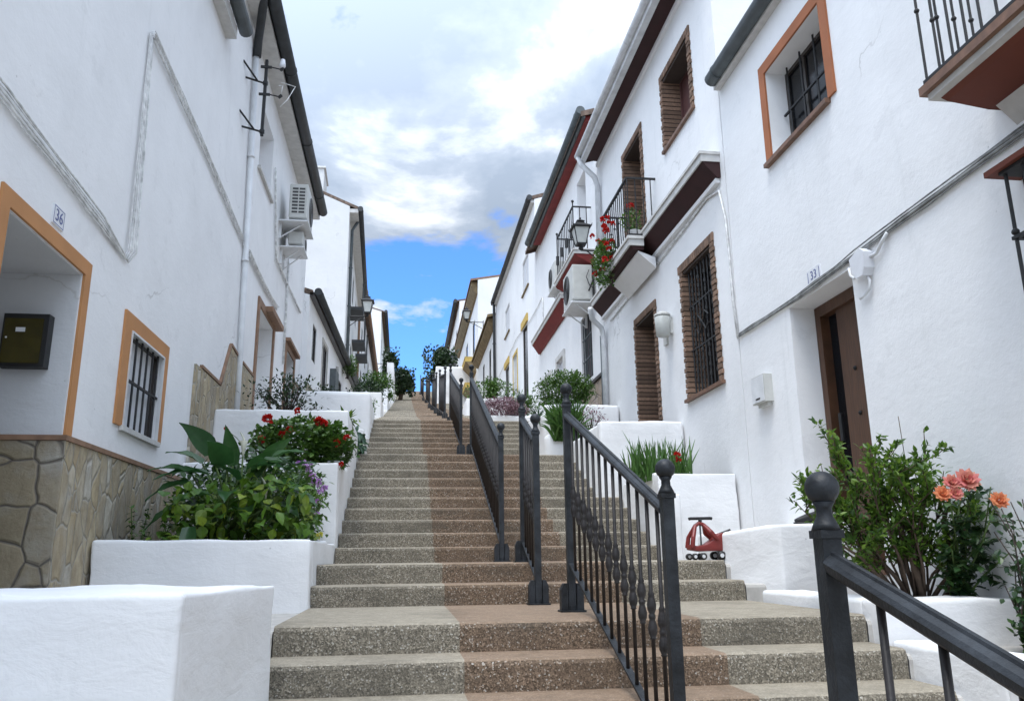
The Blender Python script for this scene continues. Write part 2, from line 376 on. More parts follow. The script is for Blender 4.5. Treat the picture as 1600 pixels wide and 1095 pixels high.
# ------------------------------------------------------------------ houses
class House:
    def __init__(s, label, side, y0, y1, zb, zt, xa=None, xb=None, wall='wall', cat='house', depth=7, rise=.32, ov=.25, roofm='roof', name='terraced_house'):
        s.o = 1 if side < 0 else -1
        X = LX if side < 0 else RX
        s.xa = X if xa is None else xa; s.xb = s.xa if xb is None else xb
        s.y0, s.y1, s.zb, s.zt, s.depth, s.rise, s.ov = y0, y1, zb, zt, depth, rise, ov
        s.holes = []; s.wall = wall; s.roofm = roofm
        s.root = thing(name, label, cat, (s.fx(y0), y0, zb), 'white terraced houses along the stairs')
    def fx(s, y): return s.xa+(s.xb-s.xa)*(y-s.y0)/(s.y1-s.y0)
    def p(s, y, z, d=0): return (s.fx(y)+s.o*d, y, z)
    def bx(s, mb, y0, y1, z0, z1, d0, d1):
        v = [s.p(y, z, d) for z in (z0, z1) for y in (y0, y1) for d in (d0, d1)]
        mb.add(v, [(0, 2, 3, 1), (4, 5, 7, 6), (0, 1, 5, 4), (2, 6, 7, 3), (0, 4, 6, 2), (1, 3, 7, 5)])
    def hole(s, ya, yb, za, zb, d): s.holes.append((ya, yb, za, zb, d))
    def finish(s, roof=True):
        ys = sorted({s.y0, s.y1, *[h[0] for h in s.holes], *[h[1] for h in s.holes]})
        zs = sorted({s.zb, s.zt, *[h[2] for h in s.holes], *[h[3] for h in s.holes]})
        mb = MB()
        for a, b in zip(ys, ys[1:]):
            for c, d in zip(zs, zs[1:]):
                cy, cz = (a+b)/2, (c+d)/2
                if any(h[0] < cy < h[1] and h[2] < cz < h[3] for h in s.holes): continue
                mb.quad(s.p(a, c), s.p(b, c), s.p(b, d), s.p(a, d))
        for ya, yb, za, zb, dd in s.holes:
            q = lambda y, z, k: s.p(y, z, -dd*k)
            mb.quad(q(ya, za, 0), q(ya, zb, 0), q(ya, zb, 1), q(ya, za, 1)); mb.quad(q(yb, za, 0), q(yb, zb, 0), q(yb, zb, 1), q(yb, za, 1))
            mb.quad(q(ya, zb, 0), q(yb, zb, 0), q(yb, zb, 1), q(ya, zb, 1)); mb.quad(q(ya, za, 0), q(yb, za, 0), q(yb, za, 1), q(ya, za, 1))
            mb.quad(q(ya, za, 1), q(yb, za, 1), q(yb, zb, 1), q(ya, zb, 1))
        D = s.depth; hr = s.rise*D/2
        for y in (s.y0, s.y1):
            mb.add([s.p(y, s.zb), s.p(y, s.zb, -D), s.p(y, s.zt, -D), s.p(y, s.zt+hr, -D/2), s.p(y, s.zt)], [(0, 1, 2, 3, 4)])
        mb.quad(s.p(s.y0, s.zb, -D), s.p(s.y1, s.zb, -D), s.p(s.y1, s.zt, -D), s.p(s.y0, s.zt, -D))
        mb.build('wall', s.wall, s.root)
        if roof: s.roof()
    def roof(s, e=.03):
        """corrugated clay tiles on both slopes"""
        mb = MB(); D = s.depth; per = .22; n = max(4, int((s.y1-s.y0)/per)); per = (s.y1-s.y0)/n
        k = min(8, 8 if s.y0 < 30 else 4)
        ysamp = [s.y0+per*(i/k) for i in range(n*k+1)]
        def h(y): return .045*abs(math.cos(math.pi*(y-s.y0)/per))
        rows = [(s.ov+.05, -s.ov*s.rise), (-D/2, s.rise*D/2), (-D-.3, -.3*s.rise)]
        for (d0, z0), (d1, z1) in zip(rows, rows[1:]):
            for a, b in zip(ysamp, ysamp[1:]):
                mb.quad(s.p(a, s.zt+z0+h(a)+.07, d0), s.p(b, s.zt+z0+h(b)+.07, d0), s.p(b, s.zt+z1+h(b)+.07, d1), s.p(a, s.zt+z1+h(a)+.07, d1))
        d0, z0 = rows[0]
        for a, b in zip(ysamp, ysamp[1:]):
            mb.quad(s.p(a, s.zt+z0+.02, d0), s.p(b, s.zt+z0+.02, d0), s.p(b, s.zt+z0+h(b)+.07, d0), s.p(a, s.zt+z0+h(a)+.07, d0))
        for y in (s.y0, s.y1):
            for (da, za), (db, zb_) in zip(rows, rows[1:]):
                mb.quad(s.p(y, s.zt+za+.0, da), s.p(y, s.zt+zb_+.0, db), s.p(y, s.zt+zb_+.115, db), s.p(y, s.zt+za+.115, da))
        mb.build('roof', s.roofm, s.root)
    def part(s, name, mat, fn, smooth=False, parent=None):
        mb = MB(); fn(mb); return mb.build(name, mat, parent or s.root, smooth)
    def gutter(s, y0, y1, z, d, r, mat='gutter', seam=1.6):
        mb = MB(); mb.tube([s.p(y0, z, d), s.p(y1, z, d)], r, 14)
        y = y0+.25
        while y < y1:
            mb.tube([s.p(y, z, d), s.p(y+.03, z, d)], r*1.08, 14); y += seam
        g = mb.build('gutter', mat, s.root, False)
        g.data.polygons.foreach_set('use_smooth', [len(p.vertices) == 4 for p in g.data.polygons]); return g
    def pipe(s, pts, r=.045, mat='pipe_white', name='downpipe'):
        mb = MB(); mb.tube([s.p(*q) for q in pts], r, 10)
        for (ya, za, da), (yb, zb, db) in zip(pts, pts[1:]):
            L = abs(zb-za)
            if L > 1.5:
                for k in range(1, int(L/1.5)+1):
                    t = k*1.5/L; 
                    if t < 1: mb.tube([s.p(ya+(yb-ya)*t, za+(zb-za)*t, da), s.p(ya+(yb-ya)*t, za+(zb-za)*t+.03*(1 if zb > za else -1), da)], r*1.3, 10)
        return mb.build(name, mat, s.root, True)
    def bars(s, mb, ya, yb, za, zb, d, n, nh, r=.011, knot=False):
        for i in range(n):
            y = ya+(yb-ya)*(i+.5)/n
            mb.tube([s.p(y, za, d), s.p(y, zb, d)], r, 6)
            if knot: mb.ball(s.p(y, za+(zb-za)*.5, d), r*2.2, 8)
        for j in range(nh):
            z = za+(zb-za)*(j+1)/(nh+1)
            s.bx(mb, ya, yb, z-r, z+r, d-r*1.3, d+r*.8)
    def surround(s, mb, ya, yb, za, zb, w, d0, d1, bottom=False):
        """band round an opening, pieces butted end to end"""
        s.bx(mb, ya-w, ya, za, zb+w, d0, d1); s.bx(mb, yb, yb+w, za, zb+w, d0, d1); s.bx(mb, ya, yb, zb, zb+w, d0, d1)
        if bottom: s.bx(mb, ya-w, yb+w, za-w, za, d0, d1)
    def frame(s, mb, ya, yb, za, zb, w, d0, d1, mull=1):
        s.bx(mb, ya, ya+w, za, zb, d0, d1); s.bx(mb, yb-w, yb, za, zb, d0, d1)
        s.bx(mb, ya+w, yb-w, za, za+w, d0, d1); s.bx(mb, ya+w, yb-w, zb-w, zb, d0, d1)
        for k in range(mull):
            y = ya+(yb-ya)*(k+1)/(mull+1); s.bx(mb, y-w*.5, y+w*.5, za+w, zb-w, d0, d1-.005)
    def window(s, ya, yb, za, zb, depth=.2, fr='wframe', pane='dark', sur=None, surw=.1, surd=.02, sill=None, grille=None, mull=1, name='window', fw=.045):
        if ya > 17: depth = .06
        s.hole(ya, yb, za, zb, depth)
        mb = MB(); s.frame(mb, ya+.002, yb-.002, za+.002, zb-.002, fw, -depth+.004, -depth+.045, mull)
        w = mb.build(name, fr, s.root)
        s.part('pane', pane, lambda m: s.bx(m, ya+.01, yb-.01, za+.01, zb-.01, -depth+.006, -depth+.02), parent=w)
        if sur: s.part('surround', sur, lambda m: s.surround(m, ya, yb, za, zb, surw, 0, surd), parent=w)
        if sill: s.part('sill', sill, lambda m: s.bx(m, ya-surw*.6, yb+surw*.6, za-.035, za+.004, -.1, .05), parent=w)
        if grille: 
            g = MB(); s.bars(g, ya, yb, za, zb, *grille); g.build('grille', 'iron', w, False)
        return w
    def bricks(s, ya, yb, za, zb, w=.13, depth=.3, parent=None, course=.068, out=.022, bottom=False):
        """thin brick quoins lining an opening"""
        mb = MB(); mo = MB(); g = .016; course = (zb-za)/max(1, round((zb-za)/course))
        z = za; i = 0
        while z < zb-.01:
            ww = w*(1 if i % 2 else .82); e = .004*((i*7) % 3)
            s.bx(mb, ya-ww, ya+.006, z+g/2, z+course-g/2, -depth, out+e)
            s.bx(mb, yb-.006, yb+ww, z+g/2, z+course-g/2, -depth, out+e)
            z += course; i += 1
        zt = z
        s.bx(mo, ya-w*.8, ya+.001, za, zt, -depth, out-.012); s.bx(mo, yb-.001, yb+w*.8, za, zt, -depth, out-.012)
        y = ya-w
        s.bx(mo, ya-w*.8, yb+w*.8, zt, zt+w*.8, -depth, out-.012)
        while y < yb+w-.02:
            s.bx(mb, y+g/2, y+course-g/2, zt, zt+w, -depth, out+.002); y += course
        s.bx(mo, ya+.007, yb-.007, zb-.035, zb-.004, -depth, out-.02)  # dark sheet under the head of the opening, painted-in recess shade
        b = mb.build('brick_surround', 'brick', parent or s.root); mo.build('mortar_and_shade', 'mortar_and_shade', parent or s.root)
        return b

# ---------- left side
h = House('nearest left white house with ochre framed porch and small barred window', -1, -3, 9.2, -.2, 7.95, ov=.05)
# porch recess
h.hole(4.65, 5.80, .9, 3.58, 1.1)
def f(mb):
    h.surround(mb, 4.65, 5.80, 2.43, 3.58, .105, 0, .018)
h.part('porch_surround', 'orange', f)
h.part('door', 'wood_dark', lambda m: h.bx(m, 4.70, 5.5, 1.06, 3.3, -1.09, -1.03))
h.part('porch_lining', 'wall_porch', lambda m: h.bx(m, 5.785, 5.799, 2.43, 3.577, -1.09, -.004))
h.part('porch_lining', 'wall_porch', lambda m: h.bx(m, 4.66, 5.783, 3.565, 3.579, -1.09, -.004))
w = h.window(6.87, 7.82, 2.675, 3.465, .09, 'wframe', 'panel', None, mull=0, fw=.02)
h.part('surround', 'orange', lambda m: (h.bx(m, 6.70, 6.87, 2.665, 3.60, 0, .02), h.bx(m, 7.82, 7.96, 2.665, 3.60, 0, .02), h.bx(m, 6.87, 7.82, 3.465, 3.60, 0, .02)), parent=w)
h.part('trim', 'whiteframe', lambda m: (h.bx(m, 6.865, 6.885, 2.675, 3.465, .002, .028), h.bx(m, 7.805, 7.825, 2.675, 3.465, .002, .028), h.bx(m, 6.885, 7.805, 3.450, 3.468, .002, .028)), parent=w)
h.part('open_gap_shade', 'dark', lambda m: h.bx(m, 6.90, 7.12, 2.70, 3.28, -.068, -.052), parent=w)  # dark slab painted as the shade inside the open part of the window
h.part('sill', 'soffit', lambda m: h.bx(m, 6.84, 7.90, 2.630, 2.672, -.05, .035), parent=w)
g = MB(); h.bars(g, 6.88, 7.81, 2.68, 3.46, -.012, 6, 1, .010); g.build('grille', 'iron', w)
# stone base, with the jamb face of the recess
h.part('stone_dado', 'stone', lambda m: (h.bx(m, 5.80, 8.9, 1.0, 2.395, .001, .03)))
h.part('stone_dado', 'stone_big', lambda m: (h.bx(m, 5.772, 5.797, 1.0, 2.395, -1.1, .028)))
h.part('dado_coping', 'coping', lambda m: (h.bx(m, 5.760, 8.92, 2.397, 2.432, .001, .042), h.bx(m, 5.760, 5.797, 2.397, 2.432, -1.1, -.001)))
h.part('porch_floor', 'conc', lambda m: h.bx(m, 4.66, 5.77, .905, 1.05, -1.09, -.01))
def f(mb):
    v = [(8.97, 2.2), (10.18-1.0, 2.2), (9.18, 3.68), (8.97, 3.70)]
    h.bx(mb, 8.97, 9.19, 2.0, 3.68, .001, .026)
h.part('stone_dado', 'stone', f)
h.gutter(-3, 9.25, 8.02, .20, .085, 'gutter')
h.part('eave', 'soffit', lambda m: h.bx(m, -3, 9.1, 7.80, 7.95, .001, .13))
h.finish()

h = House('second left white house with stone base panels, white pipe and air conditioner', -1, 9.2, 17.6, 1.0, 9.15, ov=.2)
h.hole(11.62, 12.76, 7.36, 8.42, .45)
h.part('upper_window_sill', 'soffit', lambda m: h.bx(m, 11.55, 12.84, 7.31, 7.357, -.05, .05))
h.part('window', 'panel', lambda m: h.bx(m, 11.64, 12.74, 7.38, 8.40, -.448, -.43))
# dado pieces with brown edging
def dado(pts, nm='stone_dado', st='stone'):
    mb = MB(); mb.prism([[h.p(y, z, .001) for y, z in pts], [h.p(y, z, .026) for y, z in pts]]); mb.build(nm, st, h.root, auto=True)
def edging(pts, mat='coping', w=.035):
    mb = MB()
    for (ya, za), (yb, zb) in zip(pts, pts[1:]):
        L = math.hypot(yb-ya, zb-za); ny, nzv = -(zb-za)/L*w, (yb-ya)/L*w
        q = [(ya, za), (yb, zb), (yb+ny, zb+nzv), (ya+ny, za+nzv)]
        mb.prism([[h.p(y, z, .001) for y, z in q], [h.p(y, z, .036) for y, z in q]])
    mb.build('dado_coping', mat, h.root, auto=True)
dado([(9.2, 2.0), (11.0, 2.0), (11.12, 4.26), (10.62, 4.30), (10.18, 3.68), (9.2, 3.68)])
edging([(8.97+.24, 3.69), (10.18, 3.69), (10.62, 4.31), (11.12, 4.27)])
dado([(11.4, 2.4), (12.25, 2.4), (12.25, 4.24), (11.4, 4.25)]); edging([(11.4, 4.26), (12.25, 4.25)])
def jamb(ya, yb, za, zb, mat, w=.12, depth=.55, back='wall_old'):
    h.hole(ya, yb, za, zb, depth)
    mb = MB(); h.surround(mb, ya, yb, za, zb, w, 0, .03); d = mb.build('door_surround', mat, h.root)
    return d
jamb(12.42, 13.8, 3.0, 5.42, 'coping', .12, .5)
h.part('meter_door', 'acw', lambda m: (h.bx(m, 12.95, 13.45, 4.3, 4.75, -.498, -.44), h.bx(m, 13.05, 13.35, 4.36, 4.69, -.44, -.425)))
h.part('door_canopy', 'coping', lambda m: h.bx(m, 12.9, 14.1, 5.47, 5.56, .001, .14))
jamb(15.4, 16.5, 3.6, 5.5, 'coping', .1, .3)
h.part('door', 'wood_dark', lambda m: h.bx(m, 15.42, 16.48, 3.61, 5.48, -.298, -.25))
h.part('door_canopy', 'coping', lambda m: h.bx(m, 15.25, 16.75, 5.62, 5.68, .001, .10))
dado([(16.75, 3.6), (17.5, 3.6), (17.5, 5.1), (16.75, 5.1)]); edging([(16.75, 5.11), (17.5, 5.10)])
h.gutter(9.3, 17.4, 9.18, .34, .10, 'gutter_dark', 2.3)
h.part('eave', 'soffit', lambda m: h.bx(m, 9.25, 17.5, 9.04, 9.16, .001, .25))
h.pipe([(9.7, 9.14, .30), (10.3, 9.02, .16), (10.62, 8.85, .07), (10.66, 8.6, .06)], .06, 'gutter_dark', 'pipe_elbow')
h.pipe([(10.66, 8.62, .05), (11.06, 4.4, .05), (11.12, 2.2, .05)], .04, 'pipe_white')
h.pipe([(14.9, 7.4, .03), (15.0, 5.1, .03)], .02, 'cable')
h.finish()

h = House('low third left white house with dark timber eave and grey doors', -1, 17.6, 28.6, 3.0, 7.3, xa=-2.17, xb=-1.80, ov=.02, wall='wall', rise=.3)
h.part('eave', 'wframe', lambda m: (h.bx(m, 17.6, 28.5, 7.26, 7.36, .001, .12), ))
h.gutter(17.55, 28.55, 7.36, .19, .085, 'gutter_dark', 1.9)
h.window(18.3, 18.9, 6.0, 6.85, .2, 'wframe', 'dark', mull=0)
w = h.window(20.0, 20.9, 5.0, 6.85, .25, 'wframe', 'dark', 'conc', .1, .02)
h.window(23.6, 24.4, 5.6, 6.7, .2, 'wframe', 'dark', mull=0)
h.window(26.0, 26.8, 6.2, 6.9, .2, 'wframe', 'dark', mull=0)
h.part('stone_dado', 'stone', lambda m: (h.bx(m, 17.7, 19.9, 3.6, 5.35, .001, .03), h.bx(m, 21.0, 22.6, 4.4, 5.6, .001, .03)))
h.part('junction_cabinet', 'gutter', lambda m: h.bx(m, 21.6, 22.3, 5.75, 6.55, .001, .16))
h.pipe([(22.9, 6.9, .04), (22.9, 6.2, .04), (23.0, 5.0, .04)], .05, 'conc')
h.finish()

h = House('tall fourth left white house with chimney on its bare gable wall', -1, 28.7, 41, 5.5, 14.4, xa=-2.25, xb=-2.55, wall='wall_old', depth=8, rise=.44, ov=.3)
h.gutter(28.65, 41, 14.30, .40, .10, 'gutter_dark', 4)
h.part('eave', 'soffit', lambda m: h.bx(m, 28.7, 41, 14.15, 14.3, .001, .32))
h.part('chimney', 'wall_old', lambda m: (h.bx(m, 28.72, 30.2, 14.0, 15.90, -2.2, -1.0), h.bx(m, 28.66, 30.26, 15.90, 15.97, -2.26, -.94)))
for ya, za in ((30.3, 12.0), (30.3, 10.2), (33.5, 12.2), (37, 12.2), (33.5, 9.2), (37, 9.4)):
    h.window(ya, ya+1.0, za, za+1.2, .2, 'wframe', 'dark', mull=0)
h.part('door', 'wood_dark', lambda m: h.bx(m, 31.5, 32.5, 6.5, 8.9, .001, .05))
h.part('door', 'wood_dark', lambda m: h.bx(m, 35.5, 36.5, 7.5, 9.6, .001, .05))
for y, z in ((31, 11.2), (34.5, 10.8), (39, 11.3)):
    h.part('balcony', 'gutter_dark', lambda m: (h.bx(m, y, y+1.6, z-.12, z, .001, .55), h.bx(m, y, y+1.6, z+.9, z+.95, .50, .55), h.bars(m, y, y+1.6, z, z+.9, .52, 12, 0, .02)))
h.pipe([(29.6, 14.2, .30), (29.6, 13.8, .08), (29.6, 7, .08)], .06, 'gutter')
h.pipe([(40.5, 14.2, .30), (40.5, 13.8, .08), (40.5, 7, .08)], .06, 'coping')
h.finish()
h = House('narrow lower left house with cream facade far up the stairs', -1, 41.2, 68, 8, 15.2, xa=-2.5, xb=-2.5, wall='wall_old', rise=.25, ov=.2)
for i in range(6):
    h.window(43.5+4.0*i, 44.6+4.0*i, 12.6, 14.0, .2, 'wframe', 'dark', mull=0)
    if i < 4: h.window(43.5+4.0*i, 44.5+4.0*i, 9.8+.8*i, 11.6+.7*i, .2, 'wood_dark', 'dark', mull=0, name='door')
h.gutter(41.2, 68, 15.25, .3, .09, 'coping', 5)
h.finish()
h = House('farthest left white house with plain gable at the top of the street', -1, 70, 92, 14, 22.9, xa=-2.35, xb=-2.35, wall='wall', rise=.3, ov=.3)
h.gutter(69.9, 92, 22.9, .40, .14, 'gutter_dark', 6)
for y in (72.5, 78, 84): h.window(y, y+1.2, 19.6, 21.2, .2, 'wframe', 'dark', mull=0); h.window(y, y+1.2, 16.2, 18.2, .2, 'wframe', 'dark', mull=0)
h.finish()

# ---------- right side
h = House('nearest right white house with terracotta framed window and timber door', 1, -3, 8.33, -.2, 7.15, ov=-.25)
w = h.window(6.00, 7.14, 5.50, 6.48, .26, 'wframe', 'dark', 'orange2', .12, .02, mull=2, fw=.04)
h.part('sill', 'browntile', lambda m: h.bx(m, 5.99, 7.26, 5.455, 5.497, -.1, .055), parent=w)
g = MB(); h.bars(g, 6.02, 7.12, 5.51, 6.46, -.16, 4, 1, .010); g.build('grille', 'iron', w)
h.part('curtain', 'whiteframe', lambda m: h.bx(m, 6.03, 6.14, 5.53, 6.1, -.238, -.22), parent=w)
h.hole(5.99, 7.12, 1.5, 3.91, .36)
d = h.part('door', 'wood', lambda m: (h.bx(m, 6.01, 6.80, 1.51, 3.80, -.355, -.29)))
h.part('open_gap_shade', 'dark', lambda m: h.bx(m, 6.801, 7.019, 1.51, 3.80, -.356, -.34), parent=d)  # dark slab stands in for the unlit gap beside the door leaf
h.part('door_frame', 'wood', lambda m: (h.bx(m, 7.02, 7.115, 1.5, 3.905, -.356, -.25), h.bx(m, 5.995, 7.02, 3.80, 3.905, -.356, -.25)), parent=d)
mb = MB()
for zz in (2.0, 2.4, 2.8, 3.2):
    for yy in (6.14, 6.36, 6.58): mb.ball(h.p(yy, zz, -.287), .020, 8)
mb.build('door_studs', 'iron', d)
h.part('handle', 'iron', lambda m: m.tube([h.p(6.9, 2.6, -.28), h.p(6.9, 2.85, -.28)], .02, 8), parent=d)
h.part('threshold', 'browntile', lambda m: h.bx(m, 5.99, 7.12, 1.45, 1.50, -.3, .03))
h.gutter(-3, 8.25, 7.10, .12, .085, 'gutter', 2.7)
h.part('eave', 'soffit', lambda m: h.bx(m, -3, 8.3, 7.0, 7.16, .001, .08))
# balcony at the top right corner
bal = MB(); y1 = 4.13; y0 = .8
q0 = [(.0, 4.50), (.50, 4.50), (.52, 4.47), (.50, 4.44), (.46, 4.44), (.46, 4.40), (.40, 4.385), (.12, 4.30), (0, 4.20)]
bal = MB()
bal.m = 0; h.bx(bal, y0, y1+.02, 4.345, 4.40, 0, .53)
bal.m = 1; h.bx(bal, y0, y1-.01, 4.305, 4.345, 0, .495)
bal.m = 2; bal.prism([[h.p(y, z, d_) for d_, z in ((0, 4.304), (.44, 4.304), (.40, 4.285), (.13, 4.245), (0, 4.245))] for y in (y0, y1-.05)])
bal.m = 1; bal.prism([[h.p(y, z, d_) for d_, z in ((0, 4.244), (.12, 4.244), (.0, 4.12))] for y in (y0, y1-.10)])
bs = bal.build('balcony', ['browntile', 'soffit', 'rust'], h.root)
g = MB()
ys = [y1-.02-.125*i for i in range(24)]
for i, y in enumerate(ys):
    g.tube([h.p(y, 4.43, .49), h.p(y, 5.35, .49)], .0085, 6)
    for k in ((.38, .72) if i % 2 else (.55,)): g.ball(h.p(y, 4.43+.92*k, .49), .017, 8, 1)
for dd in (.12, .24, .36):
    g.tube([h.p(y1-.02, 4.43, dd), h.p(y1-.02, 5.35, dd)], .0085, 6); g.ball(h.p(y1-.02, 4.9, dd), .017, 8)
h.bx(g, y0, y1, 4.425, 4.445, .475, .505); h.bx(g, y0, y1, 5.34, 5.37, .47, .51); h.bx(g, y1-.035, y1-.005, 4.425, 4.445, 0, .475); h.bx(g, y1-.035, y1-.005, 5.34, 5.37, 0, .47)
g.build('railing', 'iron', bs)
h.part('door_surround', 'orange2', lambda m: (h.bx(m, 3.62, 3.74, 4.40, 6.6, 0, .02), h.bx(m, 2.5, 2.62, 4.40, 6.6, 0, .02), h.bx(m, 2.62, 3.62, 6.48, 6.6, 0, .02)))
h.hole(2.62, 3.62, 4.42, 6.48, .2)
h.part('balcony_door', 'panel', lambda m: h.bx(m, 2.63, 3.61, 4.43, 6.47, -.198, -.15))
# projecting window cage
h.hole(2.75, 3.90, 2.35, 3.72, .25)
w = h.part('window', 'wframe', lambda m: h.frame(m, 2.752, 3.898, 2.352, 3.718, .05, -.248, -.2, 1))
h.part('pane', 'dark', lambda m: h.bx(m, 2.76, 3.89, 2.36, 3.71, -.246, -.23), parent=w)
h.part('cage_canopy', 'rust', lambda m: (h.bx(m, 2.55, 4.08, 3.775, 3.81, .001, .24),), parent=w)
g = MB()
h.bx(g, 2.6, 4.0, 3.755, 3.774, .02, .21)
for i, y in enumerate([3.98-.14*k for k in range(10)]):
    g.tube([h.p(y, 2.3, .18), h.p(y, 3.76, .18)], .011, 6)
    for k in (.28, .75): g.ball(h.p(y, 2.3+1.46*(k+.04*(i % 2)), .18), .022, 8)
for dd in (.06, ): g.tube([h.p(3.98, 2.3, dd), h.p(3.98, 3.76, dd)], .011, 6); g.ball(h.p(3.98, 3.3, dd), .022, 8)
for zz in (2.35, 3.35): h.bx(g, 2.6, 4.0, zz, zz+.02, .165, .195); h.bx(g, 3.965, 3.995, zz, zz+.02, 0, .165)
g.build('grille', 'iron', w)
h.finish()

h = House('second right white house with brick framed openings and maroon ledge', 1, 8.35, 14.35, 1.2, 9.2, ov=.30)
w = h.window(8.93, 9.97, 3.60, 5.30, .28, 'wframe', 'dark', mull=1)
h.bricks(8.93, 9.97, 3.58, 5.30, .11, .27, parent=w)
h.part('sill', 'browntile', lambda m: h.bx(m, 8.80, 10.1, 3.535, 3.575, -.1, .05), parent=w)
g = MB(); h.bars(g, 8.95, 9.95, 3.61, 5.36, -.05, 9, 2, .011)
for i in range(9):
    for zz in [3.75+.12*k for k in range(14)]:
        y = 8.95+(i+.5)*1.0/9
        if (i % 2): g.tube([h.p(y, zz, -.05), h.p(y, zz+.05, -.05)], .019, 6)
for (a, b) in ((-1, -1), (1, -1), (-1, 1), (1, 1)):
    g.tube([h.p(9.45, 4.45, -.03), h.p(9.45+.12*a, 4.45+.12*b, -.02), h.p(9.45+.20*a, 4.45+.05*b, -.03)], .012, 6)
g.build('grille', 'iron', w)
w = h.window(9.21, 10.30, 7.30, 8.40, .3, 'shutter', 'shutter', mull=0)
h.bricks(9.21, 10.30, 7.30, 8.40, .10, .29, parent=w)
h.part('sill', 'browntile', lambda m: h.bx(m, 9.11, 10.40, 7.255, 7.297, -.1, .045), parent=w)
h.hole(11.50, 12.50, 6.13, 8.28, .42)
d = h.part('balcony_door', 'wood_dark', lambda m: (h.bx(m, 11.51, 11.99, 6.14, 8.27, -.418, -.37), h.bx(m, 12.01, 12.49, 6.14, 8.27, -.418, -.37)))
h.bricks(11.50, 12.50, 6.18, 8.27, .10, .40, parent=d)
h.hole(11.27, 12.25, 2.6, 5.22, .42)
d = h.part('door', 'wood_dark', lambda m: (h.bx(m, 11.28, 11.74, 2.61, 5.21, -.418, -.36), h.bx(m, 11.78, 12.24, 2.61, 5.21, -.418, -.36)))
h.bricks(11.27, 12.25, 2.6, 5.21, .10, .40, parent=d)
# ledge with dark cove
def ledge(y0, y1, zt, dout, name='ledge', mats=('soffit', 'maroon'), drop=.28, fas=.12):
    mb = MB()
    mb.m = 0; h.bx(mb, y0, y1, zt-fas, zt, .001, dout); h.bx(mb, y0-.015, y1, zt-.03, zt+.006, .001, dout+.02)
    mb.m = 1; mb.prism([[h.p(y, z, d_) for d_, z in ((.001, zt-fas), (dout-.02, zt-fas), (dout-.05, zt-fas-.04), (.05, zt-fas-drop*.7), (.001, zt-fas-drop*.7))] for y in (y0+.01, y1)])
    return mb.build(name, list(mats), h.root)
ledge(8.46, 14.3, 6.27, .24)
h.part('ledge_moulding', 'wall', lambda m: (h.bx(m, 8.5, 14.3, 5.90, 5.955, .001, .06), h.bx(m, 8.5, 14.3, 5.955, 6.0, .001, .04)))
bs = MB(); bs.m = 0; h.bx(bs, 10.85, 12.45, 6.02, 6.16, .241, .47); h.bx(bs, 10.83, 12.47, 6.12, 6.166, .241, .49)
bs.m = 1; bs.prism([[h.p(y, z, d_) for d_, z in ((.241, 6.019), (.44, 6.019), (.40, 5.965), (.241, 5.965))] for y in (10.87, 12.43)])
bs.m = 2; bs.prism([[h.p(y, z, d_) for d_, z in ((.062, 5.859), (.32, 5.955), (.32, 5.93), (.062, 5.70))] for y in (10.9, 12.4)])
bs = bs.build('balcony', ['soffit', 'maroon', 'wall'], h.root)
g = MB()
n = 13
for i in range(n+1):
    y = 10.90+(12.38-10.90)*i/n
    g.tube([h.p(y, 6.2, .44), h.p(y, 7.12, .44)], .009, 5)
    if i % 2: g.ball(h.p(y, 6.62, .44), .02, 6)
for y in (10.90, 12.38):
    for dd in (.08, .2, .32): g.tube([h.p(y, 6.2, dd), h.p(y, 7.12, dd)], .009, 5)
    h.bx(g, y-.012, y+.012, 7.10, 7.13, 0, .45); h.bx(g, y-.01, y+.01, 6.2, 6.22, 0, .43)
h.bx(g, 10.912, 12.368, 7.10, 7.13, .42, .46); h.bx(g, 10.91, 12.37, 6.2, 6.22, .43, .45)
g.build('railing', 'iron', bs)
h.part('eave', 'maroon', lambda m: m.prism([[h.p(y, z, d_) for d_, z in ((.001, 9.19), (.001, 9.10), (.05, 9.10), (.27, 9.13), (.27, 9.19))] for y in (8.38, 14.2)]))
h.part('eave_moulding', 'wall', lambda m: h.bx(m, 8.36, 14.3, 9.03, 9.099, .001, .05))
h.part('fascia', 'gutter_white', lambda m: h.bx(m, 8.30, 14.32, 9.10, 9.26, .271, .37))
h.gutter(8.30, 14.34, 9.25, .40, .07, 'gutter_white', 2)
h.pipe([(14.25, 9.2, .40), (14.22, 9.02, .36), (14.1, 8.72, .14), (14.15, 8.55, .07), (14.2, 6.45, .07)], .055, 'gutter_white')
h.pipe([(13.9, 6.0, .36), (14.05, 5.85, .30), (14.15, 5.7, .1), (14.15, 5.5, .07), (14.2, 2.6, .07)], .05, 'gutter_white')
h.pipe([(14.33, 5.6, .05), (14.35, 3.2, .05)], .045, 'gutter')
h.finish()

h = House('third right white house with red eaves, red balcony and tall window', 1, 14.37, 22.1, 2.2, 10.25, ov=.25)
h.part('eave', 'red', lambda m: h.bx(m, 14.45, 21.2, 10.12, 10.24, .001, .20))
h.part('fascia', 'gutter', lambda m: h.bx(m, 14.4, 21.5, 10.16, 10.30, .201, .26))
h.gutter(14.38, 21.6, 10.32, .30, .09, 'gutter', 3)
mb = MB(); h.bx(mb, 14.40, 14.46, 10.25, 10.62, -.35, -.15); mb.build('gable_tile', 'red', h.root)
h.hole(15.45, 16.3, 8.0, 9.6, .35)
h.part('balcony_door', 'panel', lambda m: h.bx(m, 15.46, 16.29, 8.01, 9.59, -.348, -.3))
h.part('balcony_door_upper', 'whiteframe', lambda m: h.bx(m, 15.5, 16.25, 8.1, 9.5, -.299, -.28))
w = h.window(15.36, 16.35, 5.08, 6.48, .14, 'wframe', 'shutter', mull=1)
